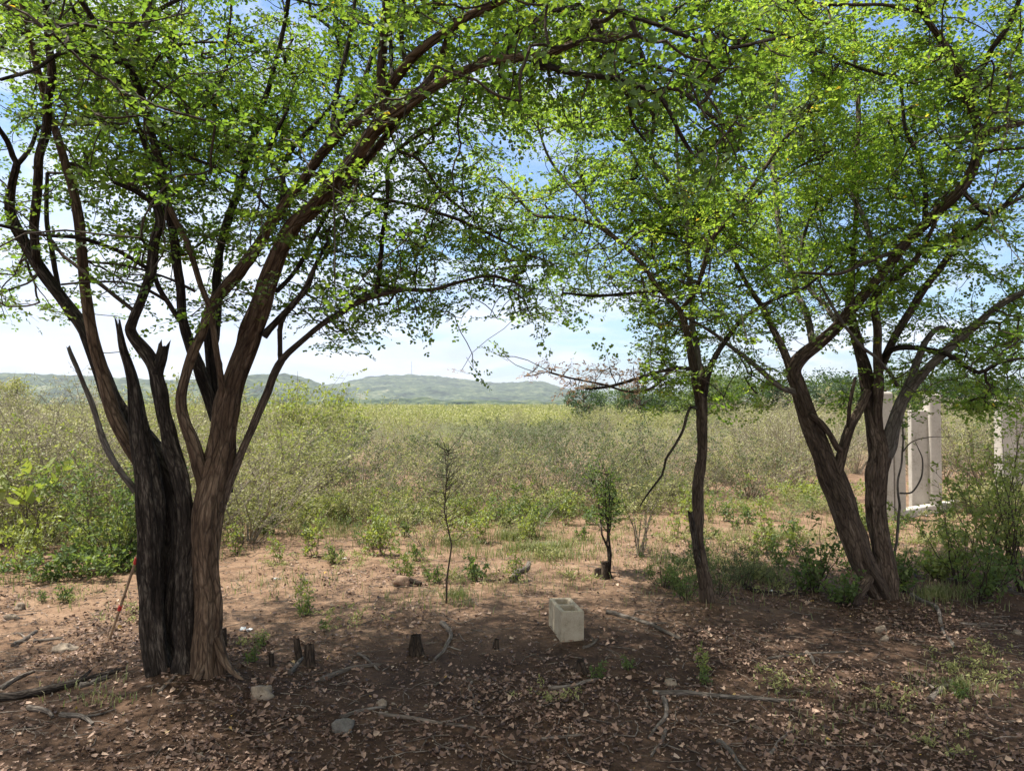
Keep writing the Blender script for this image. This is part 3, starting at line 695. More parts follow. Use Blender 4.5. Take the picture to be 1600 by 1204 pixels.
RIGHT = {
 'RL': br([(1378, 938, 22), (1362, 900, 23), (1342, 852, 25), (1320, 800, 26), (1300, 748, 25), (1281, 700, 20), (1263, 655, 17), (1249, 610, 15), (1241, 580, 15), (1256, 556, 13), (1282, 535, 12), (1310, 510, 11), (1336, 478, 11), (1360, 450, 10), (1388, 415, 10), (1415, 378, 10), (1445, 350, 10), (1472, 325, 10), (1496, 305, 10), (1514, 280, 10), (1526, 250, 10), (1532, 215, 10), (1524, 190, 8), (1512, 155, 8), (1506, 125, 8), (1494, 103, 7), (1480, 75, 7), (1465, 52, 6), (1440, 18, 5), (1420, -20, 4)], None, [5.9] * 9 + [5.85, 5.78, 5.7, 5.6, 5.5, 5.4, 5.3, 5.2, 5.1, 5.0, 4.95, 4.9, 4.85, 4.8, 4.75, 4.7, 4.65, 4.6, 4.55, 4.5, 4.45], 'bark_brown', 'trunk', flute=.3, knob=.14),
 'RR': br([(1384, 935, 24), (1379, 890, 19), (1374, 845, 18), (1370, 790, 18), (1371, 740, 20), (1372, 705, 21), (1362, 665, 14), (1357, 620, 13), (1352, 582, 12), (1342, 550, 10), (1332, 512, 9), (1326, 480, 8), (1330, 420, 6), (1338, 330, 5), (1339, 240, 5), (1340, 150, 5), (1335, 60, 4), (1335, -10, 3)], None, [5.95] * 7 + [5.98, 6.0, 6.05, 6.1, 6.2, 6.3, 6.45, 6.6, 6.7, 6.8, 6.9], 'bark_brown', 'trunk', flute=.28, knob=.12),
 'a': br([(1240, 590, 10), (1226, 550, 8), (1210, 515, 7), (1192, 482, 6), (1165, 440, 5), (1140, 390, 4), (1120, 330, 3)], 'RL', [None, 5.9, 5.95, 6.0, 6.05, 6.1, 6.1], 'bark_brown', 'limb', flute=.1),
 'a2': br([(1240, 575, 8), (1268, 545, 7), (1258, 490, 7), (1240, 440, 6), (1222, 380, 6), (1212, 300, 6), (1208, 220, 5), (1213, 140, 4), (1218, 40, 3)], 'RL', [None, 6.1, 6.3, 6.5, 6.7, 6.9, 7.1, 7.2, 7.3], 'bark_grey', 'limb'),
 'a3': br([(1247, 612, 7), (1222, 605, 6), (1196, 585, 6), (1172, 563, 5), (1148, 545, 4), (1100, 512, 3), (1060, 490, 2)], 'RL', [None, 5.85, 5.82, 5.8, 5.78, 5.7, 5.7], 'bark_grey', 'limb'),
 'a4': br([(1310, 510, 6), (1290, 480, 5), (1265, 450, 5), (1250, 400, 4), (1270, 330, 3)], 'RL', [None, 5.9, 6.0, 6.1, 6.1], 'bark_grey', 'limb'),
 's': br([(1305, 755, 14), (1318, 705, 11), (1330, 665, 10), (1343, 640, 9), (1356, 610, 8)], 'RL', [None, 5.85, 5.85, 5.88, 5.92], 'bark_brown', 'stem', flute=.1),
 's2': br([(1318, 705, 7), (1308, 700, 7), (1298, 680, 6), (1283, 660, 6), (1266, 648, 6)], 's', [None, 5.83, 5.83, 5.84, 5.86], 'bark_brown', 'limb'),
 's3': br([(1325, 672, 5), (1326, 640, 4), (1332, 612, 4), (1336, 590, 3)], 's', [None, 5.8, 5.8, 5.8], 'bark_brown', 'limb'),
 'c': br([(1372, 700, 13), (1370, 650, 10), (1371, 600, 10), (1369, 555, 9), (1370, 510, 9), (1366, 475, 8), (1378, 452, 8), (1402, 432, 7), (1430, 405, 6), (1455, 360, 4), (1480, 300, 3)], 'RR', [None, 5.9, 5.88, 5.85, 5.82, 5.8, 5.78, 5.7, 5.6, 5.5, 5.5], 'bark_brown', 'stem', flute=.12),
 'd': br([(1378, 715, 18), (1392, 672, 14), (1406, 632, 13), (1420, 595, 8), (1436, 555, 7), (1448, 530, 6), (1468, 512, 5), (1495, 518, 4), (1530, 505, 3)], 'RR', [None, 5.9, 5.85, 5.82, 5.8, 5.78, 5.75, 5.7, 5.7], 'bark_grey', 'stem', flute=.14, knob=.08),
 'e': br([(1408, 630, 11), (1432, 598, 10), (1457, 568, 9), (1490, 535, 9), (1520, 510, 8), (1550, 484, 7), (1580, 466, 7), (1612, 450, 6), (1680, 410, 4)], 'd', [None, 5.75, 5.65, 5.55, 5.45, 5.35, 5.25, 5.15, 5.0], 'bark_grey', 'limb', flute=.1),
 'f': br([(1362, 600, 9), (1378, 570, 8), (1396, 530, 8), (1424, 482, 8), (1440, 455, 8), (1464, 425, 7), (1490, 392, 6), (1520, 360, 5), (1560, 330, 4), (1610, 300, 3)], 'RR', [None, 5.95, 5.9, 5.85, 5.8, 5.75, 5.7, 5.6, 5.5, 5.4], 'bark_brown', 'limb', flute=.1),
 'g': br([(1371, 580, 6), (1386, 553, 6), (1404, 543, 6), (1450, 545, 5), (1490, 560, 5), (1530, 582, 4), (1560, 566, 4), (1610, 558, 3)], 'RR', [None, 5.8, 5.7, 5.6, 5.5, 5.4, 5.35, 5.3], 'bark_dark', 'limb'),
 'h': br([(1402, 602, 4), (1376, 566, 3), (1346, 541, 3), (1322, 512, 3), (1302, 482, 3), (1280, 440, 2)], 'd', [None, 5.7, 5.6, 5.55, 5.5, 5.5], 'bark_grey', 'limb'),
 'i': br([(1531, 212, 9), (1548, 205, 7), (1575, 198, 6), (1612, 188, 5)], 'RL', [None, 4.8, 4.75, 4.7], 'bark_brown', 'limb'),
 'j': br([(1516, 160, 6), (1535, 110, 6), (1550, 75, 6), (1570, 48, 6), (1588, 10, 5), (1600, -30, 4)], 'RL', [None, 4.7, 4.6, 4.55, 4.5, 4.4], 'bark_dark', 'limb'),
 'k': br([(1444, 350, 6), (1446, 300, 5), (1436, 250, 5), (1425, 222, 5), (1412, 190, 4), (1408, 130, 3)], 'RL', [None, 5.3, 5.4, 5.45, 5.5, 5.5], 'bark_dark', 'limb'),
 'l': br([(1536, 240, 4), (1560, 234, 3), (1605, 232, 3)], 'RL', [None, 4.8, 4.7], 'twig', 'limb'),
 'm': br([(1412, 382, 5), (1380, 400, 4), (1340, 415, 4), (1310, 428, 3), (1250, 425, 3)], 'RL', [None, 5.2, 5.1, 5.0, 5.0], 'twig', 'limb'),
 'n': br([(1378, 430, 5), (1350, 340, 5), (1325, 300, 5), (1300, 285, 4), (1260, 265, 3)], 'RL', [None, 5.9, 6.1, 6.2, 6.3], 'bark_grey', 'limb'),
 'o': br([(1505, 300, 5), (1545, 335, 5), (1580, 310, 4), (1620, 270, 4)], 'RL', [None, 4.9, 4.8, 4.7], 'bark_dark', 'limb'),
 'p': br([(1445, 20, 3), (1380, 8, 3), (1300, 8, 3), (1240, 0, 3)], 'RL', [None, 4.5, 4.4, 4.3], 'twig', 'limb'),
 'q': br([(1430, 130, 3), (1380, 118, 3), (1300, 90, 3), (1230, 58, 3), (1180, 45, 2)], 'k', [None, 5.2, 5.0, 4.9, 4.8], 'twig', 'limb'),
 'roots2': br([(1362, 890, 13), (1348, 922, 9), (1335, 944, 5)], 'RL', [None, 5.75, 5.65], 'bark_brown', 'root', flute=.1),
}


def px_path(spec, allb):
    pts = spec['pts']; Ys = spec['Y']
    n = len(pts)
    if Ys is None: Ys = [None] + [None] * (n - 1)
    Ys = list(Ys)
    if spec['parent']:
        par = allb[spec['parent']]
        q = par['pp']; k = np.argmin((q[:, 0] - pts[0][0]) ** 2 + (q[:, 1] - pts[0][1]) ** 2)
        y0 = q[k, 2]
        if Ys[0] is None: Ys[0] = y0
    for i in range(n):
        if Ys[i] is None: Ys[i] = Ys[i - 1]
    return Ys


def build_tree(specs, root, rootloc, seed, rs):
    """makes the stems; returns skeleton nodes (pos, radius, branch id)"""
    SP, SR, SB = [], [], []
    for bi, (key, sp_) in enumerate(specs.items()):
        Ys = px_path(sp_, specs)
        P = np.array([at(a, b_, y) for (a, b_, r), y in zip(sp_['pts'], Ys)])
        Rr = np.array([r * y / F for (a, b_, r), y in zip(sp_['pts'], Ys)])
        Rr = Rr * np.where(Rr > .02, rs, rs + (1 - rs) * (1 - Rr / .02))
        kw = dict(sp_['kw'])
        thick = Rr.max() > .03
        mb = MB()
        if P[0][2] < .25 and sp_['parent'] is None and P[0][2] < P[1][2]:        # root the foot below the soil
            P = np.vstack([P[0] + (P[0] - P[1]) / np.linalg.norm(P[0] - P[1]) * .12, P]); Rr = np.concatenate([[Rr[0] * 1.12], Rr])
        Pd, rd = tube(mb, P - rootloc, Rr, segs=44 if Rr.max() > .05 else 14 if thick else 8, step=.018 if Rr.max() > .05 else .03 if thick else .04,
                      wob=.35 if thick else .5, seed=seed + bi * 3, flute=kw.get('flute', .08), knob=kw.get('knob', .06), jag=kw.get('jag', 0))
        Pd = Pd + rootloc
        sp_['pp'] = np.column_stack([*proj(Pd), Pd[:, 1]])
        o = mb.build(sp_['part'], MAT[sp_['mat']], root, smooth=True)
        if sp_['part'] in ('dead_stem', 'broken_stub', 'dead_limb'):
            o['label'] = {'dead_stem': 'dark dead stem with a jagged broken top', 'broken_stub': 'short broken stub with a jagged end', 'dead_limb': 'thin bare grey dead limb leaning left'}[sp_['part']]
        if sp_['part'] in ('root', 'broken_stub'): continue
        st = max(1, int(.05 / max(1e-3, np.linalg.norm(Pd[1] - Pd[0]))))
        SP.append(Pd[::st]); SR.append(rd[::st]); SB.append(np.full(len(Pd[::st]), bi if sp_['mat'] and key not in ('A', 'G', 'i') else -1))
    return np.vstack(SP), np.concatenate(SR), np.concatenate(SB)


def foot(px, py, Y):
    p = at(px, py, Y); return np.array([p[0], Y, 0.0])


trees = []
for name, specs, fpos, lab, seed, rs in (
    ('spreading_tree', LEFT, foot(295, 1050, 4.25), 'large dark spreading tree with many fused furrowed stems, nearest on the left', 100, .76),
    ('slender_tree', MID, foot(1104, 948, 5.65), 'slender tree with one thin straight trunk, between the block and the twin trunk tree', 300, .66),
    ('twin_trunk_tree', RIGHT, foot(1378, 936, 5.92), 'tree with two trunks joined at the foot, in front of the concrete pillars', 500, .74)):
    r = empty(name, fpos, lab, 'tree')
    bpy.context.view_layer.update()
    S = build_tree(specs, r, fpos, seed, rs)
    trees.append(dict(root=r, loc=fpos, S=S, name=name, clusters=[]))

# coverage of the crowns over the picture, 100 px cells, rows y 0..650
COVER = [
 [.95, .92, .88, .75, .70, .82, .82, .86, .93, .95, .90, .87, .86, .80, .74, .75],
 [.80, .88, .90, .90, .90, .84, .78, .80, .90, .94, .91, .90, .86, .84, .84, .84],
 [.35, .70, .90, .90, .87, .78, .68, .68, .62, .82, .90, .90, .90, .90, .82, .74],
 [.38, .50, .82, .80, .70, .66, .76, .76, .68, .74, .93, .95, .95, .93, .86, .74],
 [.36, .34, .25, .42, .52, .62, .58, .60, .70, .50, .80, .78, .80, .80, .74, .74],
 [.02, .02, .08, .06, .08, .40, .02, .14, .16, .10, .62, .62, .45, .42, .56, .78],
 [.0, .0, .0, .0, .0, .0, .0, .0, .0, .0, .18, .20, .05, .08, .15, .55]]
# open spots of the canopy where sky shows: x, y, rx, ry
GAPS = [(825, 265, 42, 34), (370, 12, 40, 26), (10, 150, 26, 60), (95, 350, 55, 30), (640, 340, 40, 18), (540, 130, 22, 26), (700, 250, 34, 20), (775, 215, 26, 20),
        (570, 555, 90, 22), (545, 590, 200, 30), (690, 525, 130, 28), (470, 575, 60, 40), (745, 480, 60, 16), (880, 545, 60, 24), (925, 505, 34, 40), (960, 540, 50, 30), (1310, 560, 50, 18), (1270, 560, 32, 34), (1370, 155, 36, 12), (1385, 40, 50, 22),
        (1500, 15, 44, 22), (1500, 450, 60, 20), (1560, 400, 30, 20), (210, 320, 24, 20), (270, 565, 190, 60), (60, 560, 130, 60), (330, 330, 30, 22), (1250, 120, 30, 22)]
cl = []
for gy, row in enumerate(COVER):
    for gx, cov in enumerate(row):
        if cov <= 0: continue
        tau = -math.log(1 - min(cov, .955))
        n = RG.poisson(tau * 164)
        pts = np.column_stack([gx * 100 + RG.random(n) * 100, gy * 100 + RG.random(n) * (100 if gy < 6 else 45)])
        cl.append(pts)
# a margin beyond the picture's edges
for (x0, x1, y0, y1, n) in ((-350, 0, -60, 480, 700), (1600, 1950, -60, 640, 380), (0, 1600, -220, 0, 4800)):
    cl.append(np.column_stack([x0 + RG.random(n) * (x1 - x0), y0 + RG.random(n) * (y1 - y0)]))
cl = np.vstack(cl)
keep = np.ones(len(cl), bool)
for x, y, rx, ry in GAPS:
    d = ((cl[:, 0] - x) / rx) ** 2 + ((cl[:, 1] - y) / ry) ** 2
    keep &= ~((d < 1) & (RG.random(len(cl)) < .93))
clump = n2(cl[:, 0], cl[:, 1], 1 / 55., 77)
keep &= RG.random(len(cl)) < np.clip(.45 + 1.3 * (clump - .28), .2, 1)
cl = cl[keep]
allS = np.vstack([t['S'][0] for t in trees]); allT = np.concatenate([np.full(len(t['S'][0]), i) for i, t in enumerate(trees)])
allB = np.concatenate([t['S'][2] + (i * 1000) * (t['S'][2] >= 0) for i, t in enumerate(trees)])
ok = (allB >= 0) & (allS[:, 2] > 1.55)
allS, allT, allB = allS[ok], allT[ok], allB[ok]
ub, inv = np.unique(allB, return_inverse=True)
qx, qy = proj(allS)
for (px, py) in cl:
    jit = RG.uniform(.55, 1.7, len(ub))[inv]
    d = np.hypot(qx - px, qy - py) * jit
    k = int(np.argmin(d))
    Yk = allS[k, 1]; ti = allT[k]
    # share the clusters by the size they show: far trees need more of them
    if RG.random() > (Yk / 6.4) ** 2 * (.74 if ti else 1.0) + .02: continue
    if d[k] > 260: continue
    sg = .42 + .0011 * d[k]
    nz_ = RG.normal()
    if nz_ < 0 and RG.random() < .62: nz_ = -nz_        # most sprays hang behind the limbs
    Y_ = Yk + nz_ * sg * 1.25 + .05
    if ti == 0 and py < 300 and RG.random() < .42: Y_ += RG.uniform(.3, 2.6) * min(1, (320 - py) / 160)
    Y_ = max(2.35, Y_)
    trees[ti]['clusters'].append(at(px, py, Y_))
# crown above and behind the picture, over the camera
for ti, n, lo, hi in ((0, 2500, (-5.0, .4, 3.5), (2.4, 4.8, 5.4)), (2, 620, (1.2, 2.2, 3.9), (4.2, 6.0, 5.4)), (1, 300, (.6, 4.0, 4.6), (3.0, 7.2, 5.6))):
    p = RG.uniform(lo, hi, (n, 3))
    q = proj(p)
    inside = (q[0] > -40) & (q[0] < 1640) & (q[1] > -30) & (p[:, 1] > .3)
    m_ = n2(p[:, 0], p[:, 1], 1.5, 55) > .43
    for pp in p[~inside & m_]: trees[ti]['clusters'].append(pp)


print('T clusters', time.time() - T0, [len(t['clusters']) for t in trees])
def spray_templates():
    out = []
    for k in range(8):
        P, X, Nn, S = [], [], [], []
        L = RG.uniform(.15, .24); nl = RG.integers(6, 9)
        for i in range(nl):
            s = L * (i + .6) / nl
            side = 1 if i % 2 else -1
            a = RG.uniform(.6, 1.1) * side
            if i == nl - 1: a = RG.uniform(-.25, .25)
            ax = np.array([math.cos(a), math.sin(a), RG.normal() * .18])
            rl = RG.uniform(.045, .075)
            base = np.array([s, RG.normal() * .006, RG.normal() * .012])
            npair = RG.integers(2, 4)
            for q in range(npair):
                c = base + ax * rl * (q + .8) / npair
                for sd in (-1, 1):
                    b = a + sd * RG.uniform(.8, 1.25)
                    P.append(c); X.append((math.cos(b), math.sin(b), RG.normal() * .3)); S.append(RG.uniform(.016, .029))
                    Nn.append((RG.normal() * .38, RG.normal() * .38, 1))
            P.append(base + ax * rl); X.append(ax); Nn.append((RG.normal() * .35, RG.normal() * .35, 1)); S.append(RG.uniform(.018, .030))
        out.append((np.array(P), np.array(X), np.array(Nn), np.array(S), L))
    return out


SPR = spray_templates()


def grow_crown(t, dry=None):
    P = np.array(t['clusters']); n = len(P)
    S, SRr, SB = t['S']
    good = SB >= 0
    S, SRr = S[good], SRr[good]
    nS = len(S)
    best = np.empty(n); par = np.empty(n, int)
    for i in range(0, n, 400):
        d = np.linalg.norm(P[i:i + 400, None] - S[None], axis=2)
        d += .15 * np.clip(S[None, :, 2] - P[i:i + 400, None, 2], 0, 9)
        par[i:i + 400] = d.argmin(1); best[i:i + 400] = d.min(1)
    pl = np.zeros(n)               # path length from the limb
    order = []; alive = np.ones(n, bool)
    lim = np.where(P[:, 1] < 2.6, 2.5, 1.5)
    for _ in range(n):
        k = int(np.argmin(np.where(alive, best, 1e9)))
        if not alive[k] or best[k] > 2.6: break
        alive[k] = False; order.append(k)
        d = np.linalg.norm(P - P[k], axis=1) + .08 + .18 * pl[k]
        if par[k] >= 0:
            pl[k] = best[k]
        up = alive & (d < best)
        best[up] = d[up]; par[up] = nS + k
        pl[k] = min(3, pl[k])
    cnt = np.ones(n)
    for k in reversed(order):
        if par[k] >= nS: cnt[par[k] - nS] += cnt[k]
    rr = .0014 + .0011 * np.sqrt(cnt)
    rr = np.minimum(rr, .014)
    order = np.array(order)
    A = np.where((par[order] >= nS)[:, None], P[np.clip(par[order] - nS, 0, n - 1)], S[np.clip(par[order], 0, nS - 1)])
    B = P[order]
    ra = np.minimum(rr[order] * 1.15, np.where(par[order] >= nS, rr[np.clip(par[order] - nS, 0, n - 1)], SRr[np.clip(par[order], 0, nS - 1)] * .8))
    D = B - A; Ln = np.linalg.norm(D, axis=1)
    k = 5
    tt = np.linspace(0, 1, k)[None, :, None]
    W = A[:, None] + D[:, None] * tt
    side = np.cross(D, rvec(len(D))); side /= np.linalg.norm(side, axis=1, keepdims=True) + 1e-9
    W = W + (np.sin(tt * np.pi) * .10 * Ln[:, None, None]) * side[:, None] + np.sin(tt * np.pi * 2) * .035 * Ln[:, None, None] * rvec(len(D))[:, None]
    rad = ra[:, None] + (rr[order] - ra)[:, None] * tt[:, :, 0]
    tw = MB()
    tubes_fast(tw, W - t['loc'], rad, 4)
    # leaf sprays
    X = D.copy(); X[:, 2] *= .4
    X /= np.linalg.norm(X, axis=1, keepdims=True) + 1e-9
    X = X + rvec(len(X), .5) * .75; X[:, 2] -= .05
    X /= np.linalg.norm(X, axis=1, keepdims=True) + 1e-9
    Zv = np.array([[0, 0, 1.]]) + rvec(len(X)) * .38
    Zv = Zv - X * np.sum(Zv * X, 1, keepdims=True); Zv /= np.linalg.norm(Zv, axis=1, keepdims=True)
    Yv = np.cross(Zv, X)
    lf = MB(); dr = MB()
    which = RG.integers(0, len(SPR), len(X)); sc = RG.uniform(.8, 1.2, len(X))
    org = B - X * .07
    for ki, (tp, tx, tn, ts, L) in enumerate(SPR):
        m_ = which == ki
        if not m_.any(): continue
        x, y, z, o_, s_ = X[m_], Yv[m_], Zv[m_], org[m_] - t['loc'], sc[m_]
        rot = lambda v: v[None, :, 0:1] * x[:, None] + v[None, :, 1:2] * y[:, None] + v[None, :, 2:3] * z[:, None]
        pos = o_[:, None] + rot(tp) * s_[:, None, None]
        ax = rot(tx) + RG.normal(size=pos.shape) * .2; nr = rot(tn) + RG.normal(size=pos.shape) * .25
        sz = (.9 if t is trees[0] else 1.0) * ts[None] * s_[:, None] * RG.uniform(.8, 1.15, (len(x), len(tp)))
        base = RG.random(len(x))[:, None] * .45 + RG.random((len(x), len(tp))) * .5
        base = np.where(RG.random(base.shape) < .005, 1.2, base)
        keepm = RG.random(base.shape) < .93
        pos, ax, nr, sz, base = pos.reshape(-1, 3), ax.reshape(-1, 3), nr.reshape(-1, 3), sz.ravel(), base.ravel()
        if dry is not None:
            qx_, qy_ = proj(pos + t['loc'])
            dm = dry(qx_, qy_, pos) & keepm.ravel()
            leaves(dr, pos[dm], ax[dm], nr[dm], sz[dm], LANCE, np.clip(base[dm], 0, 1), 1.5)
            keepm = keepm.ravel() & ~dm
        km = keepm.ravel()
        leaves(lf, pos[km], ax[km], nr[km], sz[km], HEART, np.clip(base[km], 0, 1))
        # the twig of each spray
        pa = o_; pb = o_ + x * (L * s_)[:, None]
        tubes_fast(tw, np.stack([pa, (pa + pb) / 2, pb], 1), np.tile([[.0015, .0012, .0007]], (len(x), 1)), 3)
    tw.build('twigs', MAT['twig'], t['root'])
    lf.build('crown', MAT['leaf_shaded' if t is trees[0] else 'leaf'], t['root'])
    if dr.n:
        o = dr.build('dry_leaves', MAT['leaf_dry'], t['root']); o['label'] = 'brown withered leaves hanging from a low left branch'
    print(t['name'], 'clusters', len(order), 'of', n)


# the withered spray of the slender tree
for k in range(42):
    x = RG.uniform(850, 1075); y = 585 + RG.normal() * 12 + .07 * (x - 845)
    trees[1]['clusters'].append(at(x, y, 5.42 + RG.normal() * .12))
grow_crown(trees[0])
grow_crown(trees[1], dry=lambda x, y, p: (y > 560) & (y < 640) & (x < 1000))
grow_crown(trees[2])

print('T trees', time.time() - T0)
# ------------------------------------------------------------------ shrubs, saplings, weeds
def make_plant(seed, h, w, nst, nsub, nleaf, size, shape, tilt=.7, bare=.25, r0=.008, wide=1.0, clumps=False, up=.15, lowest=.1):
    """stems fan out of the ground, sub-branches carry single leaves; returns (stems, foliage) meshes in local space"""
    g = np.random.default_rng(seed)
    st = MB(); fo = MB()
    k = 6
    tt = np.linspace(0, 1, k)
    a = g.uniform(0, 2 * np.pi, nst); ti = tilt * np.sqrt(g.random(nst))
    L = h * g.uniform(.65, 1.05, nst) / np.cos(ti * .8)
    D = np.stack([np.sin(ti) * np.cos(a), np.sin(ti) * np.sin(a), np.cos(ti)], -1)
    D[:, :2] *= w / (h * .75)
    base = np.stack([np.cos(a) * w * .07 * g.random(nst), np.sin(a) * w * .07 * g.random(nst), np.full(nst, -.04)], -1)
    bend = g.normal(size=(nst, 3)) * .13; bend[:, 2] *= .3
    P = base[:, None] + D[:, None] * L[:, None, None] * tt[None, :, None] + bend[:, None] * L[:, None, None] * (tt ** 2)[None, :, None] + g.normal(size=(nst, k, 3)) * .018 * L[:, None, None]
    P[:, 0] = base
    rad = r0 * (1 - .8 * tt)[None] * g.uniform(.7, 1.2, nst)[:, None]
    tubes_fast(st, P, rad, 4)
    # sub branches
    si = np.repeat(np.arange(nst), nsub); n = len(si)
    s = lowest + (1 - lowest) * g.random(n) ** .8
    f = s * (k - 1); i0 = np.clip(f.astype(int), 0, k - 2); fr = (f - i0)[:, None]
    o = P[si, i0] * (1 - fr) + P[si, i0 + 1] * fr
    dv = g.normal(size=(n, 3)); dv[:, 2] = np.abs(dv[:, 2]) * .6 + up
    dv /= np.linalg.norm(dv, axis=1, keepdims=True)
    sl = h * g.uniform(.12, .36, n) * (1.15 - .6 * s)
    k2 = 4; t2 = np.linspace(0, 1, k2)
    Q = o[:, None] + dv[:, None] * sl[:, None, None] * t2[None, :, None] + g.normal(size=(n, k2, 3)) * .05 * sl[:, None, None] * t2[None, :, None]
    tubes_fast(st, Q, np.tile(r0 * .38 * (1 - .75 * t2), (n, 1)) * g.uniform(.7, 1.1, n)[:, None], 3)
    # leaves
    m_ = n * nleaf
    qi = np.repeat(np.arange(n), nleaf)
    u = bare + (1 - bare) * g.random(m_)
    f = u * (k2 - 1); i0 = np.clip(f.astype(int), 0, k2 - 2); fr = (f - i0)[:, None]
    p = Q[qi, i0] * (1 - fr) + Q[qi, i0 + 1] * fr
    lx = dv[qi] * .5 + g.normal(size=(m_, 3)) * .7; lx[:, 2] -= .05
    nr = np.array([[0, 0, 1.]]) + g.normal(size=(m_, 3)) * .55
    p = p + g.normal(size=(m_, 3)) * size * .4
    base_c = np.repeat(g.random(n), nleaf) * .5 + g.random(m_) * .5
    good = p[:, 2] > .01
    leaves(fo, p[good], lx[good], nr[good], (size * g.uniform(.6, 1.25, m_))[good], shape, base_c[good], wide)
    return st, fo


def plant(name, label, cat, loc, mats, args, group=None, rz=0):
    r = empty(name, loc, label, cat, group, rz)
    st, fo = make_plant(**args)
    st.build('stems', MAT[mats[0]], r); fo.build('foliage', MAT[mats[1]], r)
    return r


def on(px, py):
    p = gnd(px, py); return (float(p[0]), float(p[1]), float(p[2]))


# the scrub: prototypes, then copies
PROTO = []
for k, (mats, a) in enumerate((
    (('twig_pale', 'leaf_grey'), dict(h=1.35, w=1.3, nst=26, nsub=13, nleaf=9, size=.025, shape=KITE, tilt=.75, r0=.006)),
    (('twig_pale', 'leaf_olive'), dict(h=1.35, w=1.2, nst=24, nsub=13, nleaf=11, size=.027, shape=KITE, tilt=.7, r0=.006)),
    (('twig_pale', 'leaf_olive'), dict(h=1.3, w=1.4, nst=30, nsub=12, nleaf=10, size=.028, shape=KITE, tilt=.8, r0=.006)),
    (('twig_pale', 'leaf_grey'), dict(h=1.4, w=1.1, nst=30, nsub=14, nleaf=4, size=.028, shape=KITE, tilt=.7, r0=.007)),
    (('twig_pale', 'leaf_dull'), dict(h=1.1, w=1.1, nst=22, nsub=13, nleaf=11, size=.032, shape=KITE, tilt=.8, r0=.006)),
    (('twig_pale', 'leaf_lime'), dict(h=1.2, w=1.0, nst=20, nsub=11, nleaf=9, size=.038, shape=KITE, tilt=.7, r0=.006)),
)):
    a = dict(a); a['seed'] = 900 + k
    PROTO.append((mats, a))
SLAB = ['grey leaved twiggy thorn bush in the tangled scrub behind the clearing', 'olive green small leaved bush in the tangled scrub behind the clearing',
        'broad olive green bush spreading in the scrub behind the clearing', 'almost leafless pale twiggy bush in the scrub behind the clearing',
        'dense dull green leafy bush among the grey scrub', 'bright yellow green bush among the grey scrub']
SGRP = ['grey thorn bushes of the scrub', 'olive bushes of the scrub', 'broad olive bushes of the scrub', 'bare twiggy bushes of the scrub', 'dull green bushes of the scrub', 'yellow green bushes of the scrub']
SNAME = ['thorn_bush', 'olive_bush', 'olive_bush', 'twiggy_bush', 'leafy_bush', 'leafy_bush']
protos = [None] * 6
g = np.random.default_rng(5)
spots = []
rows = [(10.6, .62), (11.6, .72), (12.8, .85), (14.3, 1.0), (16.2, 1.15), (18.6, 1.35), (21.5, 1.6), (25, 1.9), (29.5, 2.3), (35, 2.8), (41, 3.4)]
for Yr, dx in rows:
    half = Yr * .76 + 3
    for x in np.arange(-half, half, dx * 1.12):
        xx = x + g.normal() * dx * .3; yy = Yr + g.normal() * Yr * .035
        px = 800 + F * xx / yy
        lim = 9.0 if px < 330 else 10.5 if px < 560 else 10.5 if px < 900 else 11.4 if px < 1250 else 13.6
        if 1330 < px < 1640 and yy < 13.3: continue
        lim += (float(n2(np.array([xx]), np.array([0.]), .8, 93)[0]) - .5) * 2.6
        if yy < lim: yy = lim + g.random() * .5
        spots.append((xx, yy))
for x in np.arange(-6.8, -2.6, .62):      # the scrub stands nearer on the left
    for yy in (8.3, 9.3): spots.append((x * yy / 9 + g.normal() * .15, yy + g.normal() * .25))
for i, (xx, yy) in enumerate(spots):
    px = 800 + F * xx / yy
    sp1 = float(n2(np.array([xx]), np.array([yy]), .16, 91)[0]); kk = int(np.clip(np.floor((sp1 - .26) / .48 * 5 + g.normal() * .8), 0, 5)); kk = (3, 0, 1, 2, 5, 4)[kk]
    if yy < 12 and g.random() < .25: kk = int(g.choice([5, 1, 2] if px < 560 else [4, 5, 1]))
    if px > 430 and g.random() < .2: kk = 4
    if px < 430 and kk == 4: kk = int(g.choice([1, 5, 2]))
    if protos[kk] is None:
        mats, a = PROTO[kk]
        protos[kk] = plant(SNAME[kk], SLAB[kk], 'bush', (0, 0, 0), mats, a, SGRP[kk])
        o = protos[kk]
    else:
        o = copy_tree(protos[kk])
    top = 1.13 if px < 240 else 1.08 if px < 520 else .92 if px < 930 else 1.02
    if yy < 12 and px > 240: top *= .95
    if yy > 13 and g.random() < .07: top *= 1.32; kk_ = 1
    s = top * g.choice([g.uniform(.55, .85), g.uniform(.85, 1.1), g.uniform(1.02, 1.32)], p=[.34, .42, .24]) * (1 + .004 * max(0, yy - 14))
    o.location = (xx, yy, float(hgt(np.array([xx]), np.array([yy]))[0]))
    o.rotation_euler = (g.normal() * .05, g.normal() * .05, g.uniform(0, 6.28))
    o.scale = (s * g.uniform(.95, 1.25), s * g.uniform(.95, 1.25), s * g.uniform(.9, 1.1))
print('bushes', len(spots))
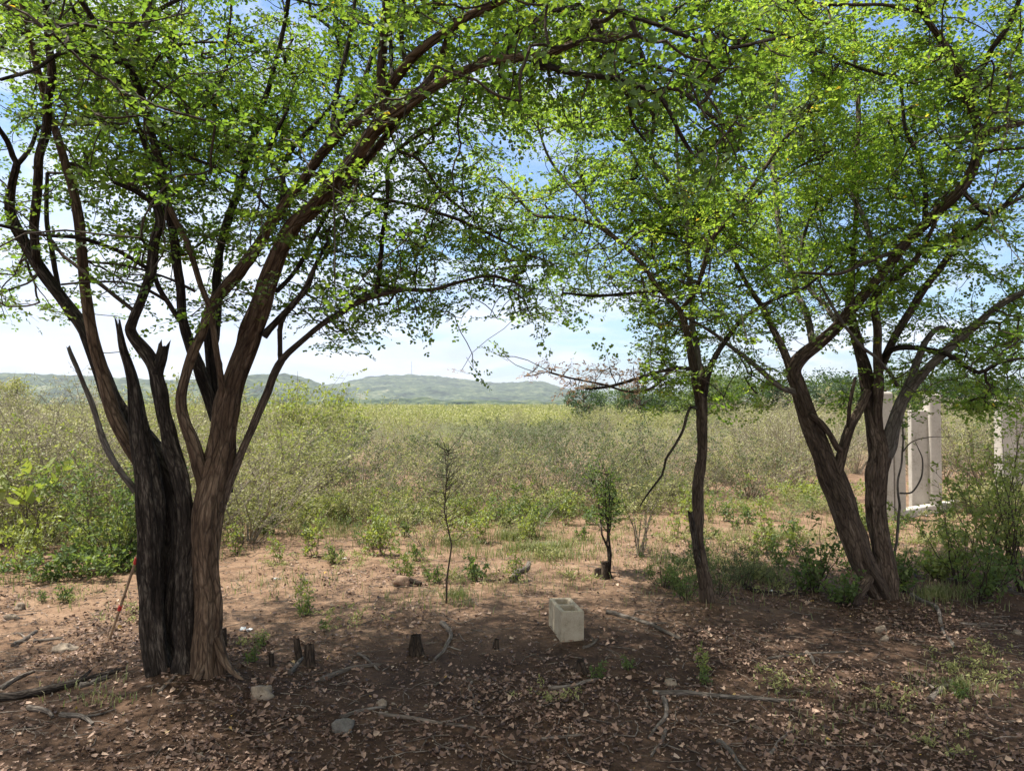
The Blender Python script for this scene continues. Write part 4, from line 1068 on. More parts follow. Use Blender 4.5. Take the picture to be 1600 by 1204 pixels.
# low fresh growth along the front edge of the scrub
EP = []
EL = [('low_bush', 'low yellow green bush at the front edge of the scrub', 'low yellow green bushes along the scrub edge', ('twig_pale', 'leaf_lime'), dict(seed=941, h=.42, w=.5, nst=12, nsub=8, nleaf=8, size=.034, shape=OVAL, tilt=.85, r0=.004)),
      ('low_bush', 'low green bush at the front edge of the scrub', 'low green bushes along the scrub edge', ('twig_pale', 'leaf_bush'), dict(seed=942, h=.45, w=.55, nst=12, nsub=8, nleaf=8, size=.032, shape=OVAL, tilt=.85, r0=.004)),
      ('low_bush', 'low grey olive bush at the front edge of the scrub', 'low grey olive bushes along the scrub edge', ('twig_pale', 'leaf_olive'), dict(seed=943, h=.5, w=.5, nst=14, nsub=9, nleaf=8, size=.024, shape=KITE, tilt=.8, r0=.004))]
for k in range(135):
    px = g.uniform(-30, 1640)
    if 1330 < px < 1500: continue
    lim = 8.2 if px < 330 else 9.8 if px < 900 else 10.5
    yy = lim + abs(g.normal()) * .8 - .3 - (g.random() < .22) * g.uniform(.3, 1.5); xx = (px - 800) / F * yy
    kk = int(g.choice(3, p=[.5, .0, .5] if px < 560 else [.36, .22, .42])); nm, lb, gp, mats, a = EL[kk]
    if len(EP) <= kk or EP[kk] is None:
        while len(EP) <= kk: EP.append(None)
        o = EP[kk] = plant(nm, lb, 'bush', (0, 0, 0), mats, a, gp)
    else:
        o = copy_tree(EP[kk])
    o.location = (xx, yy, float(hgt(np.array([xx]), np.array([yy]))[0])); o.rotation_euler = (0, 0, g.uniform(0, 6.28))
    sc_ = g.uniform(.55, 1.25); o.scale = (sc_ * g.uniform(.9, 1.3), sc_, sc_ * g.uniform(.8, 1.2))
# farther scrub as one mass
mbt, mbl = MB(), MB()
n = 2300
yy = 44 * (780 / 44) ** (g.random(n) ** 1.35); xx = (g.random(n) * 2 - 1) * (yy * .74 + 2)
hh_ = g.uniform(.85, 1.4, n) * (1 + np.clip((yy - 100) / 900, 0, .4))
nl = 110
p = np.repeat(np.stack([xx, yy, np.zeros(n)], -1), nl, 0)
off = g.normal(size=(n * nl, 3)); off /= np.linalg.norm(off, axis=1, keepdims=True); off *= (g.random(n * nl) ** .35)[:, None]
hr = np.repeat(hh_, nl); wr = np.repeat(g.uniform(.7, 1.3, n), nl) * (.8 + np.repeat(yy, nl) / 160)
p = p + np.stack([off[:, 0] * wr, off[:, 1] * wr, hr * .52 + off[:, 2] * hr * .5], -1)
sz = (.05 + np.repeat(yy, nl) * .0018) * g.uniform(.6, 1.3, n * nl)
leaves(mbl, p, g.normal(size=(n * nl, 3)), np.array([[0, 0, 1.]]) + g.normal(size=(n * nl, 3)) * .6, sz, KITE, np.repeat(g.random(n), nl) * .6 + g.random(n * nl) * .4, 1.2)
o = mbl.build('scrub', MAT['leaf_olive']); tag(o, 'far grey green scrub covering the plain up to the hills', 'scrub', kind='stuff')

print('T scrub', time.time() - T0)
# single plants that can be told apart
plant('leafy_bush', 'dense dark green leafy bush just behind the left tree', 'bush', on(178, 885), ('twig', 'leaf_bush'), dict(seed=31, h=1.15, w=.6, nst=16, nsub=12, nleaf=10, size=.052, shape=LANCE, tilt=.8, r0=.006, wide=1.5))
plant('leafy_bush', 'low dark green bush sprawling on bare soil left of the left tree', 'bush', on(105, 905), ('twig', 'leaf_bush'), dict(seed=32, h=.3, w=.5, nst=14, nsub=8, nleaf=8, size=.05, shape=OVAL, tilt=1.0, r0=.004))
plant('leafy_bush', 'small dark green bush at the left tree beside the painted stake', 'bush', on(190, 893), ('twig', 'leaf_bush'), dict(seed=33, h=.36, w=.5, nst=16, nsub=9, nleaf=9, size=.05, shape=OVAL, tilt=1.0, r0=.004))
plant('tall_shrub', 'tall pale yellow green shrub rising above the scrub right of the left tree', 'shrub', (-5.2, 17.0, 0), ('twig_pale', 'leaf_lime'), dict(seed=34, h=2.15, w=2.2, nst=30, nsub=13, nleaf=10, size=.085, shape=OVAL, tilt=.7, r0=.012))
plant('tall_shrub', 'tall pale shrub with a loose top, right of the tallest pale shrub in the scrub', 'shrub', (-4.15, 17.6, 0), ('twig_pale', 'leaf_lime'), dict(seed=39, h=1.85, w=1.6, nst=22, nsub=12, nleaf=9, size=.08, shape=OVAL, tilt=.7, r0=.012))
plant('tall_shrub', 'pale leafy shrub seen between the stems of the left tree', 'shrub', (-7.4, 16.5, 0), ('twig_pale', 'leaf_lime'), dict(seed=35, h=2.15, w=1.0, nst=12, nsub=12, nleaf=8, size=.085, shape=OVAL, tilt=.55, r0=.012))
plant('sapling', 'thin bare sapling with a grey twiggy top standing in the clearing', 'sapling', on(697, 942), ('twig', 'leaf_grey'), dict(seed=36, h=1.2, w=.10, nst=1, nsub=60, nleaf=2, size=.013, shape=OVAL, tilt=.06, r0=.0095, lowest=.42))
plant('sapling', 'young sapling with a bright green leafy top beside the slender tree', 'sapling', on(950, 893), ('bark_dark', 'leaf_bush'), dict(seed=37, h=1.0, w=.22, nst=5, nsub=18, nleaf=9, size=.035, shape=OVAL, tilt=.3, r0=.012, lowest=.5))
plant('sapling', 'grey green twiggy sapling just left of the slender tree', 'sapling', on(1000, 868), ('twig_pale', 'leaf_olive'), dict(seed=38, h=.95, w=.4, nst=7, nsub=16, nleaf=8, size=.03, shape=OVAL, tilt=.45, r0=.008, lowest=.3))
for k, (px, py, h, w) in enumerate(((1070, 935, .42, .36), (1120, 930, .5, .4), (1035, 915, .34, .3), (1160, 915, .46, .36))):
    plant('feathery_shrub', ['dark feathery shrub at the left foot of the slender tree', 'dark feathery shrub at the right foot of the slender tree', 'low feathery shrub left of the slender tree trunk', 'feathery shrub between the slender tree and the twin trunk tree'][k], 'shrub', on(px, py), ('twig', 'leaf_dull' if k % 2 else 'leaf_bush'), dict(seed=40 + k, h=h, w=w, nst=14, nsub=9, nleaf=10, size=.022, shape=LANCE, tilt=.8, r0=.003, wide=1.3))
plant('leafy_shoot', 'tall leafy shoots left of the twin trunk tree', 'plant', on(1272, 925), ('twig', 'leaf_bush'), dict(seed=46, h=.62, w=.36, nst=7, nsub=10, nleaf=8, size=.045, shape=OVAL, tilt=.5, r0=.006))
plant('leafy_shoot', 'low dark leafy shoots at the left foot of the twin trunk tree', 'plant', on(1315, 945), ('twig', 'leaf_bush'), dict(seed=47, h=.3, w=.24, nst=8, nsub=8, nleaf=8, size=.04, shape=OVAL, tilt=.6, r0=.005))
plant('leafy_shoot', 'leafy shoots at the right foot of the twin trunk tree', 'plant', on(1412, 925), ('twig', 'leaf_bush'), dict(seed=48, h=.42, w=.22, nst=6, nsub=9, nleaf=8, size=.042, shape=OVAL, tilt=.4, r0=.006))
for k, (px, py, h, w, lab) in enumerate(((1500, 915, .95, .5, 'tall leafy bush with thin dark stems right of the concrete pillar'), (1555, 920, 1.25, .6, 'tallest leafy bush with thin stems at the right edge'),
                                         (1600, 925, 1.1, .6, 'leafy bush cut by the right edge of the view'), (1530, 940, .5, .45, 'low leafy bush in front of the tall bushes at the right'), (1575, 880, 1.45, .5, 'yellow leaved bush in front of the far right pillar'), (1465, 905, .3, .3, 'small bright green plant below the concrete pillar'))):
    plant('leafy_bush', lab, 'bush', on(px, py), ('twig', 'leaf_bush' if k == 3 else 'leaf_lime'), dict(seed=50 + k, h=h, w=w, nst=16 if k == 4 else 9, nsub=11, nleaf=10 if k == 4 else 7, size=.042, shape=OVAL, tilt=.6, r0=.007))
plant('broad_leaf_plant', 'pale broad leaved plant standing out of the scrub at far left', 'plant', (-4.9, 7.7, 0), ('twig', 'leaf_lime'), dict(seed=60, h=.9, w=.24, nst=4, nsub=3, nleaf=3, size=.17, shape=OVAL, tilt=.25, r0=.009, lowest=.85, wide=1.4))

# the vine-like crooked shoot before the pillar
r = empty('crooked_sapling', on(1398, 905), 'crooked leafless sapling with a looping branch before the pillar', 'sapling')
loc = np.array(r.location)
mb = MB()
Ys = 6.3
tube(mb, [at(*q, Ys) - loc for q in ((1398, 905), (1400, 850), (1405, 800), (1402, 760), (1410, 715), (1411, 670), (1408, 640))], [.013, .012, .011, .009, .008, .006, .003], 7, wob=.6, seed=3)
tube(mb, [at(*q, Ys) - loc for q in ((1406, 770), (1425, 768), (1440, 745), (1442, 720), (1436, 703), (1430, 690))], [.008, .007, .007, .006, .004, .003], 6, wob=.6, seed=4)
tube(mb, [at(*q, Ys) - loc for q in ((1411, 705), (1425, 690), (1450, 683), (1488, 682))], [.006, .005, .004, .002], 6, wob=.6, seed=5)
mb.build('stem', MAT['bark_grey'], r, True)
lf = MB(); pts = [at(1411 + RG.normal() * 14, 668 + RG.normal() * 22, Ys + RG.normal() * .08) - loc for _ in range(70)]
leaves(lf, np.array(pts), rvec(70), np.array([[0, 0, 1.]]) + rvec(70) * .6, RG.uniform(.03, .05, 70), OVAL, RG.random(70))
lf.build('foliage', MAT['leaf_bush'], r)

# weeds dotted over the clearing: one kind, many copies
WE = [dict(seed=70, h=.22, w=.15, nst=7, nsub=5, nleaf=7, size=.026, shape=OVAL, tilt=.7, r0=.003), dict(seed=71, h=.32, w=.16, nst=5, nsub=7, nleaf=7, size=.03, shape=OVAL, tilt=.5, r0=.003),
      dict(seed=72, h=.14, w=.2, nst=10, nsub=5, nleaf=6, size=.024, shape=LANCE, tilt=1.0, r0=.002, wide=1.4)]
WL = ['small leafy weed sprouting on the bare red soil', 'upright leafy weed growing on the bare red soil', 'flat spreading weed on the bare red soil']
WG = ['small weeds of the clearing', 'upright weeds of the clearing', 'flat weeds of the clearing']
wp = [None] * 3
wspots = [(595, 868, 1, 1.5), (590, 855, 1, 1.3), (470, 955, 1, .85), (478, 962, 0, .8), (540, 975, 2, 1.1), (505, 985, 0, .5), (430, 880, 1, .9), (640, 895, 0, .6), (665, 900, 0, .6), (730, 905, 2, .9),
          (85, 905, 2, 1.2), (65, 940, 0, .6), (100, 940, 0, .9), (120, 935, 2, .9), (215, 965, 2, 1.1), (395, 1035, 0, .6), (1100, 1050, 1, .5), (1102, 1068, 0, .5), (980, 1045, 0, .5), (1235, 1070, 2, 1.0),
          (1510, 1050, 2, .9), (1540, 1060, 2, .9), (1555, 1020, 2, .8), (1500, 1090, 0, .5), (1400, 1100, 2, .7), (1470, 1165, 2, .7), (860, 1090, 2, .7), (935, 1060, 0, .6), (375, 1005, 2, .8), (410, 1010, 0, .5)]
for _ in range(170):
    px = g.uniform(0, 1600); py = g.choice([g.uniform(795, 850), g.uniform(805, 925)])
    if 220 < px < 350: continue
    wspots.append((px, py, int(g.integers(0, 3)), g.uniform(.7, 1.5)))
for px, py, kk, s in wspots:
    if wp[kk] is None:
        o = wp[kk] = plant('weed', WL[kk], 'weed', (0, 0, 0), ('twig', ('leaf_bush', 'leaf_lime', 'leaf_olive')[kk]), WE[kk], WG[kk])
    else:
        o = copy_tree(wp[kk])
    o.location = on(px, py); o.scale = (s, s, s); o.rotation_euler = (0, 0, g.uniform(0, 6.28))

# grass
mb = MB()
def blades(x, y, hmean, hs=.35):
    n = len(x)
    z = hgt(x, y)
    a = g.uniform(0, 6.28, n); hgt_ = hmean * g.uniform(1 - hs, 1 + hs, n); le = g.uniform(.15, .9, n)
    wv = np.stack([-np.sin(a), np.cos(a), np.zeros(n)], -1) * g.uniform(.0018, .0035, n)[:, None]
    d = np.stack([np.cos(a), np.sin(a), np.zeros(n)], -1)
    b = np.stack([x, y, z - .005], -1)
    m1 = b + d * (hgt_ * le * .3)[:, None] + np.array([[0, 0, 1]]) * (hgt_ * .6)[:, None]
    t = b + d * (hgt_ * le)[:, None] + np.array([[0, 0, 1]]) * (hgt_ * (1 - .35 * le))[:, None]
    V = np.stack([b - wv, b + wv, m1 + wv * .8, m1 - wv * .8, t], 1)
    i = (np.arange(n) * 5)[:, None]
    rn = g.random(n)
    mb.add(V.reshape(-1, 3), i + np.array([[0, 1, 2, 3]]), rnd=rn)
    mb.add(V.reshape(-1, 3), i + np.array([[3, 2, 4]]), rnd=rn)
N0 = 150000
y = 5.3 + 7.5 * g.random(N0); x = (g.random(N0) * 2 - 1) * (y * .72)
px = 800 + F * x / y
den = np.clip((n2(x, y, 1.1, 61) - .38) * 2.6, .03, 1) * np.clip((n2(x, y, 3.7, 62) - .3) * 2.4, .05, 1) * np.clip((y - 5.2) / 3.2, .03, 1)
k_ = g.random(N0) < den * .6
blades(x[k_], y[k_], .085)
for (cx, cy, rx, ry, n, hh2) in ((845, 862, 75, 14, 5200, .09), (800, 845, 60, 12, 2600, .11), (1210, 838, 50, 14, 1800, .09), (620, 815, 40, 8, 900, .2), (655, 812, 30, 7, 700, .22), (1340, 820, 40, 14, 900, .1), (870, 800, 60, 8, 1500, .15),
                             (500, 820, 70, 16, 1500, .12), (700, 850, 60, 14, 1200, .10), (720, 930, 60, 16, 900, .07), (1500, 1070, 70, 30, 900, .05), (1350, 1110, 120, 40, 900, .045), (1180, 900, 60, 20, 1200, .12), (1080, 880, 80, 20, 1400, .12), (1460, 930, 80, 16, 900, .08), (150, 1085, 60, 18, 300, .05)):
    aa = g.uniform(0, 6.28, n); rr_ = np.abs(g.normal(size=n)) * .75
    P = gndv(cx + rx * rr_ * np.cos(aa), np.maximum(700, cy + ry * rr_ * np.sin(aa)))
    P = P[g.random(n) < np.clip((n2(P[:, 0], P[:, 1], 4.5, 66) - .36) * 4, .08, 1)]
    blades(P[:, 0], P[:, 1], hh2)
o = mb.build('grass', MAT['grass']); tag(o, 'short dry grass growing in patches on the red soil', 'grass', kind='stuff')

print('T plants', time.time() - T0)
# ------------------------------------------------------------------ litter on the ground
mb = MB()
N0 = 205000
y = 2.2 + 6.6 * g.random(N0) ** 1.15; x = (g.random(N0) * 2 - 1) * (y * .74 + .9)
px = 800 + F * x / y; py = 632 + F * CH / y
den = .07 + .75 * np.clip((n2(x, y, 1.5, 63) - .38) * 2.8, 0, 1) * np.clip(.35 + n2(x, y, 6, 64), 0, 1)
den *= np.where(px > 820, 1.35, .85) * np.clip((8.2 - y + x * .3) / 2.2, .06, 1)
k_ = g.random(N0) < den * 1.35
x, y = x[k_], y[k_]; n = len(x)
pos = np.stack([x, y, hgt(x, y) + g.uniform(.002, .014, n)], -1)
sz = .007 + .030 * g.random(n) ** 2.8
ax = g.normal(size=(n, 3)); ax[:, 2] *= .25
nr = np.array([[0, 0, 1.]]) + g.normal(size=(n, 3)) * .42
CURL = HEART * np.array([1, 1, 2.6])
leaves(mb, pos, ax, nr, sz, CURL, np.clip(g.beta(2.0, 2.2, n) * 1.0, 0, 1), 1.0)
o = mb.build('leaf_litter', MAT['litter']); tag(o, 'brown fallen leaves scattered over the shaded soil', 'leaf litter', kind='stuff')
print('litter', n)
# fine twigs
mb = MB()
n = 2600
y = 2.4 + 6.2 * g.random(n) ** 1.1; x = (g.random(n) * 2 - 1) * (y * .72 + .2)
L = g.uniform(.04, .22, n); a = g.uniform(0, 6.28, n)
k = 4; tt = np.linspace(-.5, .5, k)
P = np.stack([x, y, np.zeros(n)], -1)[:, None] + np.stack([np.cos(a), np.sin(a), np.zeros(n)], -1)[:, None] * (L[:, None] * tt[None])[..., None]
P = P + g.normal(size=P.shape) * (.07 * L)[:, None, None]
P[..., 2] = hgt(P[..., 0], P[..., 1]) + g.uniform(.003, .014, n)[:, None]
tubes_fast(mb, P, np.tile((g.uniform(.001, .0032, n))[:, None], (1, k)) * np.array([[1, .9, .8, .5]]), 4)
o = mb.build('twig_litter', MAT['dead_wood']); tag(o, 'fine dead twigs strewn among the fallen leaves', 'twig litter', kind='stuff')
# pebbles and clods
def rockmesh(mb, c, r, seed, seg=(10, 7), flat=.6, rnd=.35):
    u = np.linspace(0, 2 * np.pi, seg[0], endpoint=False); v = np.linspace(.0, np.pi, seg[1])
    U, Vv = np.meshgrid(u, v)
    d = np.stack([np.sin(Vv) * np.cos(U), np.sin(Vv) * np.sin(U), np.cos(Vv)], -1)
    rr_ = 1 + rnd * 2 * (vnoise(d * 1.4 + seed * 3.3, seed) - .5) + rnd * .7 * (vnoise(d * 4 + seed, seed + 3) - .5)
    Q = d * rr_[..., None] * np.asarray(r)
    Q = Q.reshape(-1, 3); Q[:, 2] *= flat
    a, b_ = seg
    i = np.arange(b_ - 1)[:, None] * a; j = np.arange(a)[None]
    f = np.stack([i + a + j, i + a + (j + 1) % a, i + (j + 1) % a, i + j], -1).reshape(-1, 4)
    mb.add(Q + np.asarray(c), f)
mb = MB()
for k in range(420):
    yv = 2.6 + 5.5 * g.random(); xv = (g.random() * 2 - 1) * yv * .72
    r_ = g.uniform(.004, .013)
    rockmesh(mb, (xv, yv, float(hgt(np.array([xv]), np.array([yv]))[0]) + r_ * .2), (r_, r_ * g.uniform(.7, 1.2), r_), k, (7, 5))
o = mb.build('pebbles', MAT['stone'], smooth=True); tag(o, 'tiny pale pebbles scattered on the soil', 'pebbles', kind='stuff')

# stones
for (px, py, rx, rz, mt, lab) in ((100, 1016, .07, .035, 'stone', 'flat pale stone on the lit soil left of the tree'), (30, 952, .032, .04, 'stone', 'small rounded pale stone at the far left edge of the clearing'), (18, 966, .045, .03, 'stone', 'small tan stone beside the rounded pale one at far left'),
                                  (410, 1088, .055, .045, 'stone', 'pale lumpy stone on shaded soil right of the left tree'), (537, 1140, .046, .045, 'stone_grey', 'smooth round grey stone in the foreground shade'),
                                  (1047, 1068, .032, .022, 'stone', 'small white stone above the long lying stick'), (1378, 988, .036, .042, 'stone', 'pale upright stone in the litter below the twin trunk tree'), (1381, 1000, .026, .026, 'stone', 'small pale stone touching the upright one'),
                                  (1590, 990, .03, .02, 'stone', 'small pale stone at the right edge of the litter'), (1528, 1160, .018, .016, 'wood_chunk', 'small orange brown stone in the right foreground'), (596, 1102, .03, .025, 'stone', 'whitish curled stone at the end of the lying stick')):
    p = on(px, py); mb = MB()
    rockmesh(mb, (0, 0, rz * .15), (rx, rx * .8, rz * 1.15), int(px), (20, 13), .85, .45)
    o = mb.build('stone', MAT[mt], smooth=True); o.location = p; tag(o, lab, 'stone')
# clump of wood in the clearing
p = on(636, 915); r = empty('wood_chunk', p, 'chunk of reddish weathered wood lying in the sunlit clearing', 'wood chunk')
mb = MB(); rockmesh(mb, (-.03, 0, .035), (.085, .06, .06), 12, (18, 12), .9, .5); mb.build('main_lump', MAT['wood_chunk'], r, True)
mb = MB(); tube(mb, [(0, 0, .05), (.06, -.01, .035), (.115, -.02, .02)], [.03, .024, .018], 9, flute=.2, knob=.2, seed=8); mb.build('broken_arm', MAT['stump'], r, True)
# plastic scraps
for px, py, s, lab in ((433, 904, .035, 'white plastic scrap on the sunlit soil right of the left tree'), (385, 985, .045, 'pale plastic scrap behind the root of the left tree'), (1203, 926, .05, 'pale green plastic scrap left of the twin trunk tree'), (1460, 925, .055, 'pale plastic scrap at the right foot of the twin trunk tree'), (538, 873, .025, 'tiny white scrap in the middle of the clearing'), (1446, 806, .06, 'white broken slab lying at the pillar foot')):
    p = on(px, py); mb = MB()
    q = np.array([[(i - 2) * .4 + RG.normal() * .12, (j - 1.5) * .35 + RG.normal() * .12, .22 + RG.normal() * .16] for j in range(4) for i in range(5)]) * s
    top = q; bot = q - np.array([0, 0, s * .05])
    f = []
    for j in range(3):
        for i in range(4):
            a = j * 5 + i; f.append((a, a + 1, a + 6, a + 5)); f.append((a + 25, a + 26, a + 21, a + 20))
    mb.add(np.vstack([top, bot]), f)
    o = mb.build('plastic_scrap', MAT['plastic']); o.location = p; tag(o, lab, 'litter scrap')

# ------------------------------------------------------------------ sticks
STK = [
 ([(690, 975), (703, 990), (698, 1010), (679, 1032)], 3.5, 'dead_wood', 'curved grey stick right of the single dark stump'),
 ([(503, 1064), (530, 1052), (555, 1044), (590, 1040)], 4, 'dead_wood', 'pale stick lying right of the double stump'),
 ([(560, 1022), (575, 1032), (592, 1048)], 2.5, 'dead_wood', 'short stick crossing behind the pale stick by the double stump'),
 ([(592, 1117), (640, 1122), (690, 1130), (742, 1139)], 3.5, 'dead_wood', 'long straight stick beside the round grey stone'),
 ([(532, 1122), (555, 1112), (580, 1108), (602, 1106)], 3, 'bark_grey', 'thin grey stick just above the round grey stone'),
 ([(1036, 1092), (1041, 1118), (1030, 1133), (1014, 1153)], 3.5, 'dead_wood', 'crooked pale stick below the long lying branch'),
 ([(1040, 1142), (1033, 1160), (1018, 1182)], 3, 'dead_wood', 'pale stick nearest the bottom edge below the crooked one'),
 ([(1008, 1092), (1014, 1105), (1021, 1112)], 2, 'dead_wood', 'short twig left of the crooked pale stick'),
 ([(1020, 1084), (1080, 1085), (1140, 1091), (1200, 1095), (1245, 1097)], 4.2, 'bark_grey', 'longest grey branch lying across the right foreground'),
 ([(948, 958), (985, 966), (1010, 975), (1035, 988), (1062, 999)], 4, 'bark_grey', 'bent branch on the ground right of the concrete block'),
 ([(800, 908), (812, 897), (822, 890), (827, 880)], 5, 'dead_wood', 'short pale bent log at the far side of the clearing'),
 ([(858, 1078), (900, 1071), (934, 1062)], 3.5, 'dead_wood', 'grey stick below the dark hollow stump'),
 ([(912, 1012), (928, 1006), (935, 996)], 2.5, 'dead_wood', 'small curved twig between the block and the hollow stump'),
 ([(846, 1156), (880, 1153), (912, 1148)], 3, 'dead_wood', 'short stick in the centre foreground'),
 ([(1500, 976), (1545, 977), (1582, 979)], 2.5, 'dead_wood', 'thin pale stick at the right beyond the root'),
 ([(1452, 1096), (1466, 1082), (1485, 1065)], 5, 'dead_wood', 'thick tan stick in the right foreground litter'),
 ([(1202, 1182), (1218, 1160), (1246, 1136)], 3, 'dead_wood', 'slanting stick at the bottom right of centre'),
 ([(1122, 1160), (1145, 1180), (1165, 1204)], 4, 'bark_grey', 'dark stick running out of the bottom edge'),
 ([(20, 1010), (40, 998), (57, 987)], 3.5, 'dead_wood', 'pale stick at far left pointing to the pale flat stone'),
 ([(52, 1003), (75, 1001), (97, 998)], 3, 'dead_wood', 'short stick touching the pale flat stone at left'),
 ([(0, 1078), (25, 1062), (52, 1050)], 3.5, 'dead_wood', 'slanting stick at the lower left edge'),
 ([(0, 1093), (60, 1085), (120, 1068), (192, 1046)], 7, 'bark_dark', 'thick dark log lying left of the tree foot'),
 ([(124, 1074), (145, 1068), (168, 1060)], 5, 'bark_grey', 'grey broken plank beside the dark log'),
 ([(45, 1108), (70, 1113), (82, 1122)], 4.5, 'dead_wood', 'stubby grey stick in the left shade'),
 ([(95, 1118), (130, 1122), (145, 1132)], 4, 'bark_grey', 'grey branch piece lying in the lower left shade'),
 ([(248, 1083), (268, 1062), (285, 1038)], 3, 'dead_wood', 'thin pale stick leaning at the foot of the left tree'),
 ([(318, 1042), (340, 1050), (360, 1052)], 2.5, 'dead_wood', 'pale stick on the roots of the left tree'),
 ([(318, 1045), (335, 1056), (352, 1063)], 2, 'dead_wood', 'thin twig under the pale stick on the roots'),
 ([(737, 1066), (732, 1075), (742, 1092)], 2, 'dead_wood', 'small forked twig in the centre shade'),
 ([(680, 1072), (690, 1065), (700, 1055)], 2, 'dead_wood', 'small slanting twig in the centre shade'),
 ([(452, 1054), (462, 1042), (472, 1030)], 4, 'bark_grey', 'grey broken stick leaning against the double stump'),
 ([(1260, 1020), (1268, 1028), (1273, 1040)], 3, 'dead_wood', 'small broken twig in the litter below the twin trunks'),
 ([(1200, 1030), (1260, 1022), (1330, 1018)], 2.5, 'bark_grey', 'thin dark stick lying across the litter below the twin trunks'),
 ([(1160, 920), (1200, 928), (1260, 930)], 4, 'bark_dark', 'dark branch lying between the slender and the twin trunk trees'),
 ([(1540, 918), (1575, 925), (1610, 935)], 4, 'bark_grey', 'grey branch lying under the bushes at the right edge'),
 ([(1425, 931), (1442, 941), (1465, 951), (1472, 985), (1492, 1012)], 3.5, 'bark_grey', 'bent dark grey branch lying right of the twin trunk tree foot'),
 ([(1430, 890), (1428, 920)], 2, 'twig', 'thin upright dead twig right of the twin trunk tree'),
]
for k, (pts, r_, mt, lab) in enumerate(STK):
    P = np.array([gnd(*q) for q in pts]); ctr = P.mean(0)
    Rr = np.array([r_ * q[1] / F for q in P]) * np.linspace(1.1, .65, len(P))
    P[:, 2] += Rr * .55
    mb = MB()
    tube(mb, P - ctr, Rr, 9, step=.02, flute=.12, knob=.15, wob=.7, seed=600 + k, jag=.012)
    if k % 3 == 0:
        q = len(P) // 2
        d = P[q] - P[q - 1]; d = d / np.linalg.norm(d); sd = np.array([-d[1], d[0], .12])
        tube(mb, [P[q] - ctr, P[q] - ctr + (d + sd * .9) * .06, P[q] - ctr + (d * 1.6 + sd * 1.7) * .06], [Rr[q] * .6, Rr[q] * .45, Rr[q] * .25], 6, wob=.5, seed=k)
    o = mb.build('fallen_branch' if k in (8, 9, 21) else 'stick', MAT[mt], smooth=True); o.location = ctr; tag(o, lab, 'branch' if k in (8, 9, 21) else 'stick')

# stumps
for name, parts, lab in (('stump', [((648, 1022), (648, 985), 11)], 'single dark burnt stump in the middle of the shade'),
                         ('stump', [((466, 1030), (463, 992), 6), ((484, 1041), (483, 998), 7.5)], 'double dark stump of two cut stems'),
                         ('stump', [((425, 1040), (424, 1017), 4)], 'small thin stump left of the double stump'),
                         ('stump', [((909, 1048), (906, 1029), 11)], 'low dark hollow stump just below the concrete block'),
                         ('stump', [((776, 1014), (776, 996), 5)], 'tiny dark stump left of the concrete block'),
                         ('stump', [((948, 903), (946, 872), 10), ((938, 900), (935, 885), 8)], 'dark stump at the foot of the green topped sapling'),
                         ('stump', [((349, 1012), (350, 975), 6)], 'short dark stub standing behind the left tree root')):
    b0 = gnd(*parts[0][0]); r = empty(name, b0, lab, 'stump')
    for (f0, t0, rp) in parts:
        b1 = gnd(*f0); top = at(t0[0], t0[1], b1[1]); rm = .82 * rp * b1[1] / F; top = b1 + (top - b1) * .8
        mb = MB()
        tube(mb, [b1 - b0 - np.array([0, 0, .05]), b1 - b0 + (top - b1) * .25, b1 - b0 + (top - b1) * .65, top - b0], [rm * 1.6, rm * 1.05, rm * .9, rm * .75], 18, step=.01, flute=.55, knob=.5, seed=int(f0[0]), jag=.014 if f0[0] != 909 else .015)
        mb.build('stub', MAT['stump'], r, True)

# ------------------------------------------------------------------ painted stake leaning on the left tree
b0 = gnd(171, 998); top = at(219, 856, 4.62)
r = empty('measuring_stake', b0, 'thin wooden stake with red bands leaning behind the left tree', 'stake')
def seg_(a, b_, r0_, r1_, name, mt, ex=0):
    mb = MB(); tube(mb, [a - b0, (a + b_) / 2 - b0, b_ - b0], [r0_, (r0_ + r1_) / 2, r1_], 10, step=.03, seed=5, tip=False); return mb.build(name, MAT[mt], r, True)
dv = top - b0
seg_(b0 - dv * .05, top, .0095, .0085, 'shaft', 'stake')
for f0, f1 in ((.335, .385), (.84, .90)): seg_(b0 + dv * f0, b0 + dv * f1, .0125, .0122, 'red_band', 'red')

# ------------------------------------------------------------------ hollow concrete block
def box(mb, lo, hi):
    x0, y0, z0 = lo; x1, y1, z1 = hi
    mb.add([(x0, y0, z0), (x1, y0, z0), (x1, y1, z0), (x0, y1, z0), (x0, y0, z1), (x1, y0, z1), (x1, y1, z1), (x0, y1, z1)],
           [(0, 3, 2, 1), (4, 5, 6, 7), (0, 1, 5, 4), (1, 2, 6, 5), (2, 3, 7, 6), (3, 0, 4, 7)])


def rounded(o, wd, seg=2):
    b_ = o.modifiers.new('bevel', 'BEVEL'); b_.width = wd; b_.segments = seg; b_.limit_method = 'ANGLE'; b_.angle_limit = R(40)
    return o


